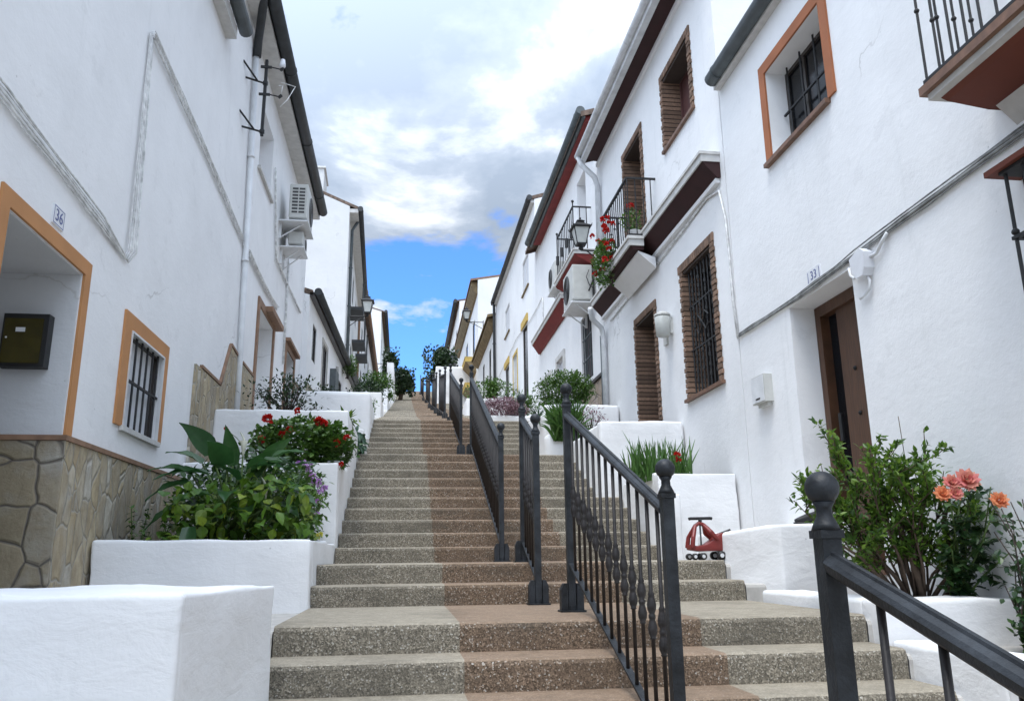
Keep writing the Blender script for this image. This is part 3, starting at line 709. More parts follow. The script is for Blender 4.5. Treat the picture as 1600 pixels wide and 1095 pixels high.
g = MB(); h.bars(g, 15.38, 16.33, 5.09, 6.47, -.03, 6, 2, .014); g.build('grille', 'gutter', w)
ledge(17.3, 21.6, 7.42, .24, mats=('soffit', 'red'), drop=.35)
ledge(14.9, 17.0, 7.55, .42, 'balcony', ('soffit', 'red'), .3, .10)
g = MB()
for i in range(11):
    y = 15.05+1.75*i/10
    g.tube([h.p(y, 7.62, .38), h.p(y, 8.52, .38)], .01, 5)
    if i % 3 == 1: g.tube([h.p(y, 7.9, .38), h.p(y, 8.1, .38)], .035, 6)
for y in (15.05, 16.8):
    g.tube([h.p(y, 7.62, .38), h.p(y, 8.60, .38)], .014, 6); g.ball(h.p(y, 8.63, .38), .03, 8)
    h.bx(g, y-.01, y+.01, 8.50, 8.53, 0, .37)
    for dd in (.1, .24): g.tube([h.p(y, 7.62, dd), h.p(y, 8.5, dd)], .01, 5)
h.bx(g, 15.06, 16.79, 8.50, 8.53, .365, .395); h.bx(g, 15.06, 16.79, 7.62, 7.64, .37, .39)
g.build('railing', 'iron', h.root)
h.window(18.2, 19.0, 4.9, 6.2, .15, 'whiteframe', 'panel', 'soffit', .12, .05, mull=0)
h.window(20.0, 20.9, 4.9, 6.1, .15, 'whiteframe', 'panel', 'soffit', .12, .05, mull=0)
mb = MB(); q = [(14.40, 3.0), (17.0, 3.0), (17.0, 4.80), (16.3, 4.82), (14.40, 4.88)]
mb.prism([[h.p(y, z, .001) for y, z in q], [h.p(y, z, .03) for y, z in q]]); mb.build('stone_dado', 'stone_pink', h.root, auto=True)
h.part('dado_coping', 'wframe', lambda m: h.bx(m, 14.40, 17.0, 4.885, 4.945, .001, .06))
h.finish()

h = House('fourth right white house with dark gutter, two narrow dark doors and ochre sills', 1, 22.12, 32.6, 5, 11.95, ov=.15)
h.gutter(22.1, 32.5, 12.0, .15, .085, 'gutter_dark', 3)
h.part('eave', 'soffit', lambda m: h.bx(m, 22.15, 32.5, 11.85, 11.94, .001, .10))
for ya, yb, za, zb in ((23.45, 24.75, 9.75, 10.85), (28.1, 29.4, 9.6, 10.65)):
    h.window(ya, yb, za, zb, .25, 'whiteframe', 'panel', sill='ochre', mull=1)
for ya, yb, za, zb in ((23.85, 24.85, 6.3, 8.65), (28.4, 29.4, 6.4, 8.4)):
    w = h.window(ya, yb, za, zb, .12, 'wframe', 'dark', mull=0, name='door')
    h.part('lintel', 'yellow', lambda m: h.bx(m, ya-.15, yb+.15, zb+.01, zb+.25, .001, .05), parent=w)
h.window(26.2, 27.2, 6.9, 8.3, .2, 'whiteframe', 'soffit', 'yellow', .1, .02, mull=1)
h.pipe([(32.3, 11.95, .12), (32.35, 11.7, .1), (32.35, 6.4, .08)], .06, 'gutter_dark')
h.finish()
h = House('low fifth right house with mossy ochre tiled eave', 1, 32.7, 41.0, 6, 11.5, ov=.3, rise=.2, roofm='ochre')
h.part('eave', 'ochre', lambda m: m.prism([[h.p(y, z, d_) for d_, z in ((.001, 11.48), (.001, 11.1), (.06, 11.1), (.28, 11.32), (.28, 11.48))] for y in (33.0, 40.9)]))
for y in (34.5, 37.5): h.window(y, y+.9, 8.6, 10.6, .2, 'wframe', 'dark', mull=0)
h.window(39.2, 40.0, 7.4, 9.6, .2, 'wframe', 'dark', 'soffit', .1, .03, mull=0)
h.finish()
h = House('tall sixth right house with broad ochre eave and yellow balconies', 1, 41.05, 56, 7, 16.0, ov=.35, rise=.18, roofm='coping')
h.part('eave', 'ochre', lambda m: m.prism([[h.p(y, z, d_) for d_, z in ((.001, 15.98), (.001, 15.3), (.10, 15.3), (.34, 15.75), (.34, 15.98))] for y in (41.3, 55.9)]))
h.window(43, 44.4, 12.6, 14.4, .2, 'wframe', 'dark', mull=0); h.window(48, 49.4, 12.6, 14.4, .2, 'wframe', 'dark', mull=0)
for z in (12.0, 10.6):
    ledge(42.0, 46.0 if z > 11 else 49, z, .6, 'balcony', ('yellow', 'ochre'), .8, .25)
h.window(42.5, 43.6, 9.0, 10.0, .2, 'wframe', 'dark', mull=0); h.window(47, 48.2, 9.0, 11, .2, 'wframe', 'dark', mull=0)
h.finish()
h = House('farthest right white house with dark gutter near the hilltop', 1, 56.1, 72, 12, 19.6, ov=.3, rise=.2)
h.gutter(56, 72, 19.6, .3, .14, 'gutter_dark', 4)
for y in (58.5, 63, 67): h.window(y, y+1.2, 16.5, 18.2, .2, 'wframe', 'dark', mull=0); h.window(y, y+1.2, 13.6, 15.2, .2, 'wframe', 'dark', mull=0)
ledge(58, 61, 16.2, .5, 'balcony', ('gutter_dark', 'gutter'), .3, .3)
h.finish()

# ------------------------------------------------------------------ planters
dtex = bpy.data.textures.new('plaster_undulation', 'CLOUDS'); dtex.noise_scale = .35
dtex2 = bpy.data.textures.new('plaster_chips', 'CLOUDS'); dtex2.noise_scale = .07
def planter(label, boxes, soil=None, loc=None, bev=.022, cat='planter', name='planter', disp=.022, top_poly=None):
    x0, x1, y0, y1, z0, z1 = boxes[0] if boxes else (0, 0, 0, 0, 0, 0)
    loc = loc or ((x0+x1)/2, (y0+y1)/2, z0)
    t = thing(name, label, cat, loc, 'whitewashed planters stepping up beside the stairs')
    for bx_ in boxes:
        mb = MB(); mb.box(*bx_); o = mb.build('wall', 'planter', t, True)
        finish_plaster(o, bev, disp)
    if top_poly:
        pts, za, zb_ = top_poly
        mb = MB(); mb.prism([[(x, y, za) for x, y in pts], [(x, y, zb_[i] if isinstance(zb_, list) else zb_) for i, (x, y) in enumerate(pts)]])
        o = mb.build('wall', 'planter', t, True, auto=True); finish_plaster(o, bev, disp)
    if soil:
        mb = MB(); a, b, c, d, zz = soil; nx = 14
        for i in range(nx):
            for j in range(nx):
                q = []
                for (u, v) in ((i, j), (i+1, j), (i+1, j+1), (i, j+1)):
                    x = a+(b-a)*u/nx; y = c+(d-c)*v/nx
                    q.append((x, y, zz+.03*noise.noise(Vector((x*5, y*5, 0)))))
                mb.quad(*q)
        mb.build('soil', 'soil', t, True)
    return t
def finish_plaster(o, bev, disp):
    import bmesh
    me = o.data; b = bmesh.new(); b.from_mesh(me)
    bmesh.ops.bevel(b, geom=list(b.edges), offset=bev, segments=3, profile=.6, affect='EDGES')
    # cut into cells of about 8 cm so that the hand-made surface can undulate
    for _ in range(5):
        long = [e for e in b.edges if e.calc_length() > .14]
        if not long or len(b.faces) > 9000: break
        bmesh.ops.subdivide_edges(b, edges=long, cuts=1, use_grid_fill=True)
    w = ORG[o.as_pointer()]
    b.normal_update()
    for v in b.verts:
        p = v.co+w
        k = noise.noise(p*2.3)*disp+noise.noise(p*9)*disp*.28
        v.co += v.normal*k
    b.to_mesh(me); b.free()
    for pl in me.polygons: pl.use_smooth = True
planter('low white block wall at the lower left, nearest the viewer', [(-3.4, -.80, 3.25, 3.62, -.3, 1.485)], top_poly=([(-3.0, 3.6), (-.80, 3.27), (-.615, 4.3), (-3.0, 4.3)], -.2, 1.49))
planter('white planter holding the calla lilies beside the stone clad wall', [(-2.24, -.69, 6.42, 6.58, .9, 1.755), (-.83, -.685, 6.58, 8.62, .9, 1.76)], (-2.25, -.8, 6.5, 8.7, 1.68))
planter('white planter full of red geraniums, above the calla lilies', [(-2.26, -.69, 8.70, 8.86, 1.3, 2.585), (-.83, -.685, 8.84, 9.92, 1.3, 2.62)], (-2.25, -.8, 8.8, 9.95, 2.5))
planter('tall white planter with a slender dark leaved shrub behind geraniums', [(-2.26, -.69, 9.95, 10.13, 2.0, 3.36), (-.85, -.688, 10.11, 11.9, 2.0, 3.34)], (-2.25, -.8, 10.0, 12.0, 3.26))
planter('small white step planter with trailing succulent at stair edge', [(-1.6, -.69, 12.25, 12.45, 2.6, 3.30), (-1.6, -.69, 13.6, 13.8, 3.0, 3.70), (-.83, -.688, 12.45, 13.6, 2.6, 3.32)], (-1.6, -.8, 12.4, 14.2, 3.24))
planter('wide white planter wall with rounded corner, mid way up on the left', [(-2.2, -.69, 15.9, 16.15, 3.0, 4.80), (-.83, -.688, 16.1, 18.4, 3.0, 4.78)], (-2.25, -.8, 16.1, 18.6, 4.72), bev=.09)
planter('narrow white planter with draping shrub, sixth up the left edge', [(-2.2, -.69, 22.6, 22.9, 4.6, 6.12), (-.85, -.688, 22.9, 25, 4.6, 6.1)], (-2.25, -.8, 22.8, 25.2, 6.05))
planter('white planter block seventh up the left edge with green hedge', [(-2.2, -.69, 30, 30.3, 6.2, 7.45), (-.9, -.688, 30.3, 37, 6.2, 7.8)], (-2.25, -.8, 30.2, 37, 7.4))
planter('white end pier at the top of the left planters', [(-1.1, -.72, 44, 50, 9, 12.1)], disp=.05)
# right side
planter('curved white block wall with a dark shoe resting on it', [], top_poly=([(2.755, 7.0), (2.86, 6.62), (2.98, 6.34), (3.64, 6.34), (3.64, 7.6), (2.755, 7.6)], .9, [1.79, 1.82, 1.845, 1.845, 1.845, 1.80]), loc=(3.2, 6.9, 1.2), bev=.03)
planter('white planter holding the citrus shrub and roses at right', [(2.765, 3.64, 4.62, 4.86, .5, 1.345), (2.765, 2.99, 4.84, 6.28, .5, 1.34)], (2.9, 3.64, 4.8, 6.35, 1.26), bev=.03)
planter('lowest white planter at the right edge with dark creeping rose', [(2.765, 3.64, 3.55, 3.70, .2, 1.10), (2.765, 3.0, 3.68, 4.58, .2, 1.125)], (2.9, 3.64, 3.6, 4.6, 1.06), bev=.03)
planter('white planter with gladiolus leaves behind the red toy', [(2.74, 3.63, 8.66, 8.82, 1.2, 2.485), (2.74, 2.92, 8.8, 10.2, 1.2, 2.5)], (2.8, 3.64, 8.75, 10.3, 2.43))
planter('small white corner step beside the red toy', [(2.66, 2.80, 8.15, 8.62, 1.3, 2.22)], disp=.015)
planter('white planter wall behind the gladiolus under the louvred brick door', [(2.5, 3.63, 10.28, 10.46, 1.8, 3.33), (2.5, 2.68, 10.44, 12.2, 1.8, 3.3)], (2.6, 3.64, 10.4, 12.3, 3.22), bev=.04)
planter('low white rounded planter with strap leaves at the right stair edge', [(2.15, 3.63, 12.35, 12.55, 2.4, 3.45), (2.15, 2.35, 12.5, 13.3, 2.4, 3.85)], (2.3, 3.64, 12.5, 13.4, 3.38), bev=.09)
planter('white planter with the round glossy bush on the right', [(2.3, 3.63, 13.45, 13.65, 2.6, 4.13), (2.3, 2.5, 13.6, 16, 2.6, 4.1)], (2.4, 3.64, 13.6, 16.2, 4.05), bev=.05)
planter('white planter of purple leaved heather on the right', [(1.85, 3.63, 18.0, 18.25, 3.6, 4.72), (1.85, 2.05, 18.2, 21, 3.6, 4.7)], (2.0, 3.64, 18.2, 21.2, 4.62), bev=.05)
planter('far white planter block right of the railings', [(1.9, 3.6, 25.5, 25.8, 5, 6.55), (1.9, 2.1, 25.8, 32, 5, 6.55)], (2.0, 3.6, 25.7, 32, 6.45))
planter('white block wall beneath the round tree at the hilltop', [(1.6, 3.6, 44, 46, 9.2, 11.9)], disp=.04)

# ------------------------------------------------------------------ railings
def railing(label, x, ya, za, yb, zb, hgt=1.30, nb=12, knots=True, low=.17):
    """ya/za lower post foot, yb/zb upper post foot"""
    t = thing('stair_railing', label, 'railing', (x, ya, za), 'iron railings down the middle of the stairs')
    for (y, z) in ((ya, za), (yb, zb)):
        mb = MB(); mb.lathe((x, y, z), [(.033, 0), (.033, .04)], 16); mb.box(x-.025, x+.025, y-.025, y+.025, z, z+hgt-.02)
        mb.box(x-.031, x+.031, y-.031, y+.031, z+hgt-.02, z+hgt)
        p = mb.build('post', 'rail', t)
        mb = MB(); mb.lathe((x, y, z+hgt), [(.036, 0), (.030, .015), (.020, .035), (.019, .055), (.028, .07)], 16)
        mb.ball((x, y, z+hgt+.105), .043, 20); mb.build('finial', 'rail', p, True)
        mb = MB(); mb.box(x-.085, x+.085, y-.06, y+.06, z, z+.012)
        for sx in (-1, 1):
            mb.prism([[(x+sx*.03, y+q, z+.012), (x+sx*.075, y+q, z+.012), (x+sx*.075, y+q, z+.14), (x+sx*.055, y+q, z+.18), (x+sx*.03, y+q, z+.18)] for q in (-.035, .035)])
        mb.build('base_plate', 'rail', p, auto=True)
    sl = (zb-za)/(yb-ya); y0, y1 = ya+.025, yb-.025
    zt = lambda y: za+hgt-.075+sl*(y-ya)
    zl = lambda y: za+low+sl*(y-ya)
    mb = MB()
    pr = [(-.026, -.016), (-.031, .004), (-.023, .014), (-.010, .022), (.010, .022), (.023, .014), (.031, .004), (.026, -.016), (.018, -.025), (-.018, -.025)]
    mb.prism([[(x+a, y, zt(y)+b) for a, b in pr] for y in (y0, y1)])
    mb.prism([[(x+a, y, zt(y)+b) for a, b in ((-.009, .0221), (-.006, .029), (.006, .029), (.009, .0221))] for y in (y0, y1)])
    mb.build('handrail', 'rail', t)
    mb = MB(); mb.prism([[(x+a, y, zl(y)+b) for a, b in ((-.018, -.007), (.018, -.007), (.018, .007), (-.018, .007))] for y in (y0, y1)])
    mb.build('bottom_rail', 'rail', t)
    for i in range(nb):
        y = ya+(yb-ya)*(i+1)/(nb+1); a, b = zl(y)+.004, zt(y)-.012; mz = (a+b)/2-.05
        mb = MB(); r = .0095
        pr = [(r, 0), (r, mz-.10-a)]
        if knots:
            for c in (-.05, .05):
                pr += [(.016, mz+c-.045-a), (.012, mz+c-.040-a), (.020, mz+c-.022-a), (.022, mz+c-a), (.016, mz+c+.025-a), (.013, mz+c+.036-a), (.016, mz+c+.042-a)]
            pr += [(r, mz+.105-a)]
        pr += [(r, b-a)]
        mb.lathe((x, y, a), pr, 10 if ya < 8 else 6)
        o = mb.build('baluster', 'rail_brown', t, True)
railing('grey iron railing nearest the viewer, running off the right edge', 1.055, .75, .0, 1.98, .385, 1.275, 5, False)
railing('long foreground railing whose lower post stands before the toy', 1.107, 3.40, .48, 5.50, 1.257, 1.38, 13, True, .31)
railing('short railing left of the foreground railing with two close posts', 1.03, 6.40, 1.257, 7.15, 1.567, 1.32, 5)
railing('long slanting railing up the main flight, centre of view', 1.0, 8.52, 1.567, 12.40, 3.117, 1.28, 24)
railing('narrow railing on the second flight just left of the long one', 1.0, 14.75, 3.42, 18.4, 4.55, 1.28, 22)
railing('distant railing with dark open posts on the sloping landing', 1.0, 21.0, 5.10, 24.4, 5.80, 1.28, 9, False)
railing('distant railing beyond the sloping landing', 1.0, 27.2, 6.35, 31.0, 7.15, 1.28, 12, False)
railing('small faraway railing before the hilltop', 1.0, 35, 7.95, 41, 9.3, 1.28, 16, False)
railing('farthest tiny railing at the top of the stairs', 1.0, 48, 10.75, 58, 13.1, 1.28, 22, False)

# ------------------------------------------------------------------ cables, boxes, lamps, units
def cables(name, label, paths, mat='cable', r=.011, cat='cable'):
    mb = MB()
    for k, pts in enumerate(paths):
        P = [Vector(p) for p in pts]; out = []
        for a, b in zip(P, P[1:]):
            n = max(1, int((b-a).length/.3))
            for i in range(n):
                q = a.lerp(b, i/n); 
                if i: q += Vector((0, .012*noise.noise(q*4+Vector((k*9, 0, 0))), .022*noise.noise(q*3+Vector((k*7, 3, 0)))))
                out.append(q)
        out.append(P[-1]); mb.tube(out, r*(1+.3*((k*5) % 3-1)), 6)
    return tag(mb.build(name, mat, None, True), label, cat)
def L(y, z, d=.02): return (LX+d, y, z)
def Rt(y, z, d=.02): return (RX-d, y, z)
paths = []
for k in range(5):
    e = .026*k; paths.append([L(-2, 4.15+e), L(4.4, 4.10+e), L(6.0, 4.0+e), L(6.50+e, 3.97), L(6.53+e*.8, 4.05, .03+.01*k), L(6.52+e*.8, 6.05), L(6.6, 6.13-e, .03), L(8.6, 6.07-e), L(10.7, 5.93-e), L(11.3, 5.90-e)])
cables('cable_bundle', 'bundle of grey cables zigzagging across the near left facade', paths, r=.0062)
cables('cable_bundle', 'grey cable bundle over the stone framed left doorway', [[L(11.3, 5.9-.03*k, .03), L(12.6, 5.86-.03*k, .03), L(13.9, 5.9-.03*k, .03), L(14.2, 5.95)] for k in range(4)])
cables('cable_bundle', 'pale cable run under the far end of the second left house', [[L(12.9, 8.0-.02*k, .03), L(13.5, 6.6, .03), L(16.9, 6.7-.03*k, .03)] for k in range(2)], r=.015)
paths = [[Rt(-1, 4.04+.022*k, .02+.012*(k % 2)), Rt(4.0, 4.02+.02*k), Rt(5.2, 3.985+.022*k), Rt(6.9, 3.925+.016*k), Rt(8.28, 3.94+.012*k)] for k in range(4)]
cables('cable_bundle', 'twisted cable bundle running over the timber door on the right', paths, 'cable_mid', .009)
cables('cable', 'thin looping cable climbing the joint between the two right houses', [[Rt(8.30+.02*k, 3.93), Rt(8.36+.02*k, 4.4), Rt(8.37, 4.9), Rt(8.42-.02*k, 5.4), Rt(8.52, 5.8), Rt(8.9, 5.88), Rt(9.6, 5.84), Rt(10.5, 5.80), Rt(12, 5.78), Rt(13.8, 5.74)] for k in range(2)], 'cable', .010)
cables('cable', 'thin cable dropping across the fourth right house', [[Rt(20.9, 8.5), Rt(23.1, 8.49), Rt(26, 8.75), Rt(31.5, 8.6)], [Rt(20.9, 8.5), Rt(20.95, 7.3)]], 'cable', .016)
# junction box and conduits near the timber door
t = thing('junction_box', 'white junction box with curling conduits right of timber door', 'junction box', (RX, 5.8, 3.75))
mb = MB(); mb.prism([[Rt(y, z, d) for y, z in ((5.86, 3.93), (5.70, 3.97), (5.64, 3.92), (5.66, 3.80), (5.70, 3.745), (5.79, 3.745), (5.84, 3.82))] for d in (0, .09)]); mb.build('box', 'tilew', t, auto=True)
mb = MB(); mb.tube([Rt(5.97, 3.90, .03), Rt(5.96, 3.83, .03), Rt(5.91, 3.79, .03), Rt(5.84, 3.80, .03), Rt(5.81, 3.85, .03)], .012, 8)
mb.tube([Rt(5.73, 3.75, .03), Rt(5.70, 3.70, .03), Rt(5.71, 3.64, .03), Rt(5.80, 3.605, .03), Rt(5.86, 3.60, .03)], .012, 8)
mb.tube([Rt(5.66, 3.88, .03), Rt(5.56, 3.88, .03), Rt(5.48, 3.94, .03), Rt(5.40, 3.98, .03)], .014, 8); mb.build('conduit', 'pipe_white', t, True)
# house-number tiles
def textmesh(txt, size, mat, parent, origin, right, upv):
    cu = bpy.data.curves.new('digits', 'FONT'); cu.body = txt; cu.size = size; cu.extrude = .002; cu.align_x = 'CENTER'; cu.align_y = 'CENTER'; cu.space_character = 1.05
    tmp = bpy.data.objects.new('tmp', cu); COL.objects.link(tmp)
    dg = bpy.context.evaluated_depsgraph_get(); me = bpy.data.meshes.new_from_object(tmp.evaluated_get(dg))
    bpy.data.objects.remove(tmp)
    r = Vector(right); u = Vector(upv); n = r.cross(u)
    m = Matrix((r, u, n)).transposed().to_4x4(); m.translation = Vector(origin)-ORG[parent.as_pointer()]
    me.transform(m); me.materials.clear(); me.materials.append(M[mat])
    o = bpy.data.objects.new('digits', me); COL.objects.link(o); o.parent = parent; ORG[o.as_pointer()] = ORG[parent.as_pointer()]
t = thing('house_number_tile', 'white tile with blue number 36 above the ochre porch', 'house number', (LX, 5.29, 3.79))
mb = MB(); mb.box(LX, LX+.012, 5.205, 5.375, 3.725, 3.855); mb.build('tile', 'tilew', t)
mb = MB(); x = LX+.0125
for a, b, c, d in ((5.21, 5.37, 3.73, 3.736), (5.21, 5.37, 3.844, 3.85), (5.21, 5.216, 3.736, 3.844), (5.364, 5.37, 3.736, 3.844)): mb.box(LX+.011, x, a, b, c, d)
mb.build('border', 'blue', t); textmesh('36', .115, 'blue', t, (LX+.0125, 5.29, 3.79), (0, 1, 0), (0, 0, 1))
t = thing('house_number_tile', 'white tile with dark number 33 over the timber door on the right', 'house number', (RX, 6.57, 4.06))
mb = MB(); mb.box(RX-.012, RX, 6.46, 6.70, 3.995, 4.125); mb.build('tile', 'tilew', t)
mb = MB()
for a, b in ((6.475, 6.483), (6.677, 6.685)): mb.box(RX-.0135, RX-.011, a, b, 4.01, 4.11)
mb.build('border', 'blue', t); textmesh('33', .115, 'blue', t, (RX-.0125, 6.58, 4.06), (0, -1, 0), (0, 0, 1))
# porch meter box
t = thing('meter_box', 'black meter box with smoked door inside the left porch', 'meter box', (-2.55, 5.78, 2.88))
mb = MB(); mb.box(-2.72, -2.43, 5.70, 5.783, 2.88, 3.25); mb.build('case', 'rubber', t)
mb = MB(); mb.box(-2.705, -2.46, 5.692, 5.699, 2.905, 3.215); d = mb.build('door', 'metbox', t)
mb = MB(); mb.box(-2.63, -2.57, 5.688, 5.691, 3.12, 3.15); mb.build('nameplate', 'pipe_white', d)
mb = MB(); mb.ball((-2.685, 5.690, 3.08), .007, 8); mb.build('lock', 'pipe_white', d, True)
# mailbox on the right wall
t = thing('mailbox', 'small white mailbox on the right wall below the cable', 'mailbox', (RX, 7.78, 3.07))
mb = MB(); mb.box(RX-.09, RX, 7.62, 7.92, 3.10, 3.38); mb.box(RX-.05, RX, 7.66, 7.88, 3.065, 3.10); o = mb.build('case', 'acw', t)
mb = MB(); mb.box(RX-.098, RX-.091, 7.63, 7.91, 3.11, 3.37); mb.build('door', 'pipe_white', t)
mb = MB(); mb.box(RX-.102, RX-.099, 7.72, 7.82, 3.135, 3.15); mb.build('slot', 'rubber', t)
# white wall lantern between brick door and window
t = thing('wall_light', 'white half lantern wall light beside the brick door', 'wall light', (RX, 10.6, 4.55))
mb = MB(); mb.box(RX-.03, RX, 10.72, 10.86, 4.50, 4.84); mb.build('bracket', 'acw', t)
mb = MB(); mb.lathe((RX-.13, 10.55, 4.55), [(.06, 0), (.10, .02), (.115, .28), (.10, .30)], 10); mb.build('shade', 'lampglass', t, True)
mb = MB(); mb.lathe((RX-.13, 10.55, 4.85), [(.12, 0), (.12, .02), (.06, .06)], 10); mb.box(RX-.04, RX, 10.5, 10.6, 4.6, 4.8); mb.build('cap', 'acw', t)

def ac_unit(label, X, o, y0, y1, z0, z1, d0, d1, louver=False):
    t = thing('air_conditioner', label, 'air conditioner', (X, (y0+y1)/2, z0), 'air conditioner units on the facades')
    mb = MB(); mb.box(X+o*d0, X+o*d1, y0, y1, z0, z1); c = mb.build('casing', 'acw', t)
    md = c.modifiers.new('b', 'BEVEL'); md.width = .02; md.segments = 2
    mb = MB(); yc, zc = (y0+y1)/2+.12, (z0+z1)/2; r = (z1-z0)*.40; xx = X+o*(d1+.004)
    for k in range(6):
        rr = r*(k+1)/6
        mb.tube([(xx, yc+rr*math.cos(a), zc+rr*math.sin(a)) for a in [2*math.pi*i/24 for i in range(25)]], .008, 5)
    mb.build('fan_guard', 'acd', t)
    mb = MB(); mb.add([(X+o*(d1+.002), yc+r*math.cos(a), zc+r*math.sin(a)) for a in [2*math.pi*i/24 for i in range(24)]], [tuple(range(24))]); mb.build('fan_opening', 'acd', t)
    if louver:
        mb = MB(); w = abs(d1-d0)
        for k in range(8):
            z = z0+(z1-z0)*(.14+.78*k/8)
            for a, b in ((.16, .47), (.53, .84)): mb.box(X+o*(d0+w*a), X+o*(d0+w*b), y0-.004, y0+.004, z, z+(z1-z0)*.055)
        mb.build('louvre', 'acd', t)
    mb = MB()
    for y in (y0+.12, y1-.12):
        mb.box(X, X+o*(d1+.02), y-.02, y+.02, z0-.05, z0-.004); mb.box(X, X+o*.04, y-.02, y+.02, z0-.35, z0-.051)
        mb.tube([(X+o*.03, y, z0-.33), (X+o*d1*.9, y, z0-.05)], .012, 6)
    mb.box(X+o*.0, X+o*(d1+.03), y0-.03, y1+.03, z0-.075, z0-.052)
    mb.build('bracket', 'pipe_white', t)
    return t
ac_unit('air conditioner with slotted grille under the second left eave', LX, 1, 13.7, 14.5, 7.45, 8.10, .16, .48, True)
ac_unit('lower air conditioner tucked below the other one on the left', LX, 1, 13.95, 14.5, 7.06, 7.30, .14, .40)
a = ac_unit('large white air conditioner with dangling cables under the red balcony', RX, -1, 14.9, 15.85, 6.50, 7.22, .06, .46)
ac_unit('smaller air conditioner beyond the red balcony, higher on the wall', RX, -1, 17.3, 18.1, 7.65, 8.2, .06, .36)
cables('cable', 'black looping cables hanging on the side of the air conditioner', [[(3.52, 14.87, 7.1), (3.46, 14.86, 6.95), (3.52, 14.86, 6.78), (3.62, 14.87, 6.7), (3.6, 14.88, 6.5)], [(3.62, 14.87, 7.1), (3.60, 14.86, 6.9), (3.5, 14.86, 6.66)], [(3.64, 14.87, 7.25), (3.6, 14.86, 6.75), (3.62, 14.87, 6.3)]], 'rubber', .012)
# mast bracket with two forked arms on the left
t = thing('cable_mast', 'black forked iron mast standing off the second left house', 'mast', (LX, 10.5, 7.3))
mb = MB(); mb.box(-2.075, -2.035, 10.48, 10.52, 7.27, 8.45); mb.build('mast', 'iron', t)
for z in (8.08, 7.33):
    mb = MB(); mb.tube([(-2.055, 10.5, z), (-2.15, 10.45, z), (LX, 10.12, z+.10)], .014, 6); mb.tube([(-2.15, 10.45, z), (LX, 10.32, z-.03)], .014, 6); mb.tube([(-2.055, 10.5, z-.02), (-2.055, 10.5, z+.03)], .035, 8)
    mb.build('arm', 'iron', t)
for z in (8.33, 7.9):
    mb = MB(); mb.box(-2.13, -1.98, 10.47, 10.49, z-.018, z+.018); mb.tube([(-1.98, 10.48, z), (-1.83, 10.48, z-.03)], .009, 6); mb.tube([(-1.86, 10.48, z-.04), (-1.82, 10.48, z+.0)], .022, 6); mb.build('crossbar', 'iron', t)
mb = MB(); mb.lathe((-1.835, 10.48, 8.33), [(.02, 0), (.045, .03), (.04, .07), (.03, .13)], 10); mb.build('insulator', 'tilew', t, True)
mb = MB(); mb.tube([(-1.84, 10.48, 8.1), (-1.66, 10.6, 8.12), (-1.74, 10.5, 7.85), (-1.83, 10.48, 7.72)], .007, 5); mb.tube([(-1.83, 10.48, 7.9), (-1.8, 10.4, 8.0), (-1.86, 10.45, 8.03)], .008, 5); mb.build('wire', 'cable', t, True)

def lantern(label, x, y, z, wallx, sc=1.0, glass='lampglass'):
    """four-sided tapering street lantern, z = foot of the lantern"""
    t = thing('street_lamp', label, 'street lamp', (x, y, z), 'wall mounted street lanterns')
    s = sc; g = MB()
    def ring(r, zz): return [(x-r, y-r, z+zz), (x+r, y-r, z+zz), (x+r, y+r, z+zz), (x-r, y+r, z+zz)]
    g.prism([ring(.078*s, .12*s), ring(.135*s, .40*s)]); g.build('glass', glass, t)
    g = MB()
    for sx in (-1, 1):
        for sy in (-1, 1): g.tube([(x+sx*.08*s, y+sy*.08*s, z+.10*s), (x+sx*.14*s, y+sy*.14*s, z+.41*s)], .010*s, 5)
    g.prism([ring(.085*s, .09*s), ring(.085*s, .12*s)]); g.prism([ring(.165*s, .40*s), ring(.175*s, .425*s), ring(.07*s, .50*s), ring(.06*s, .53*s), ring(.075*s, .545*s), ring(.02*s, .585*s)])
    for sx in (-1, 1):
        for sy in (-1, 1): g.tube([(x+sx*.165*s, y+sy*.165*s, z+.41*s), (x+sx*.18*s, y+sy*.18*s, z+.46*s)], [.014*s, .004*s], 5)
    g.ball((x, y, z+.61*s), .022*s, 8); g.lathe((x, y, z), [(.02*s, 0), (.05*s, .03*s), (.035*s, .06*s), (.06*s, .09*s)], 10)
    g.build('cage', 'iron', t)
    g = MB(); g.tube([(x, y, z), (wallx, y, z)], .016*s, 6)
    dr = 1 if wallx > x else -1
    g.tube([(x+.1*dr, y, z), (x+.5*(wallx-x), y, z-.10*s), (wallx, y, z-.3*s)], .012*s, 6); g.box(min(wallx, wallx-.03*dr), max(wallx, wallx-.03*dr), y-.04, y+.04, z-.35*s, z+.06*s)
    g.build('bracket', 'iron', t)
lantern('black four sided lantern beside the red balcony on the right', 3.20, 14.1, 7.20, 3.65, 1.05)
lantern('dark lantern on the low third house, silhouetted at the left skyline', -1.38, 27.0, 9.62, -2.0, 1.25)
lantern('small distant lantern against the ochre eave on the right', 2.82, 38, 12.75, 3.65, 1.2)
lantern('tiny faraway lantern on the last left house', -1.6, 66, 17.2, -2.5, 2.0)

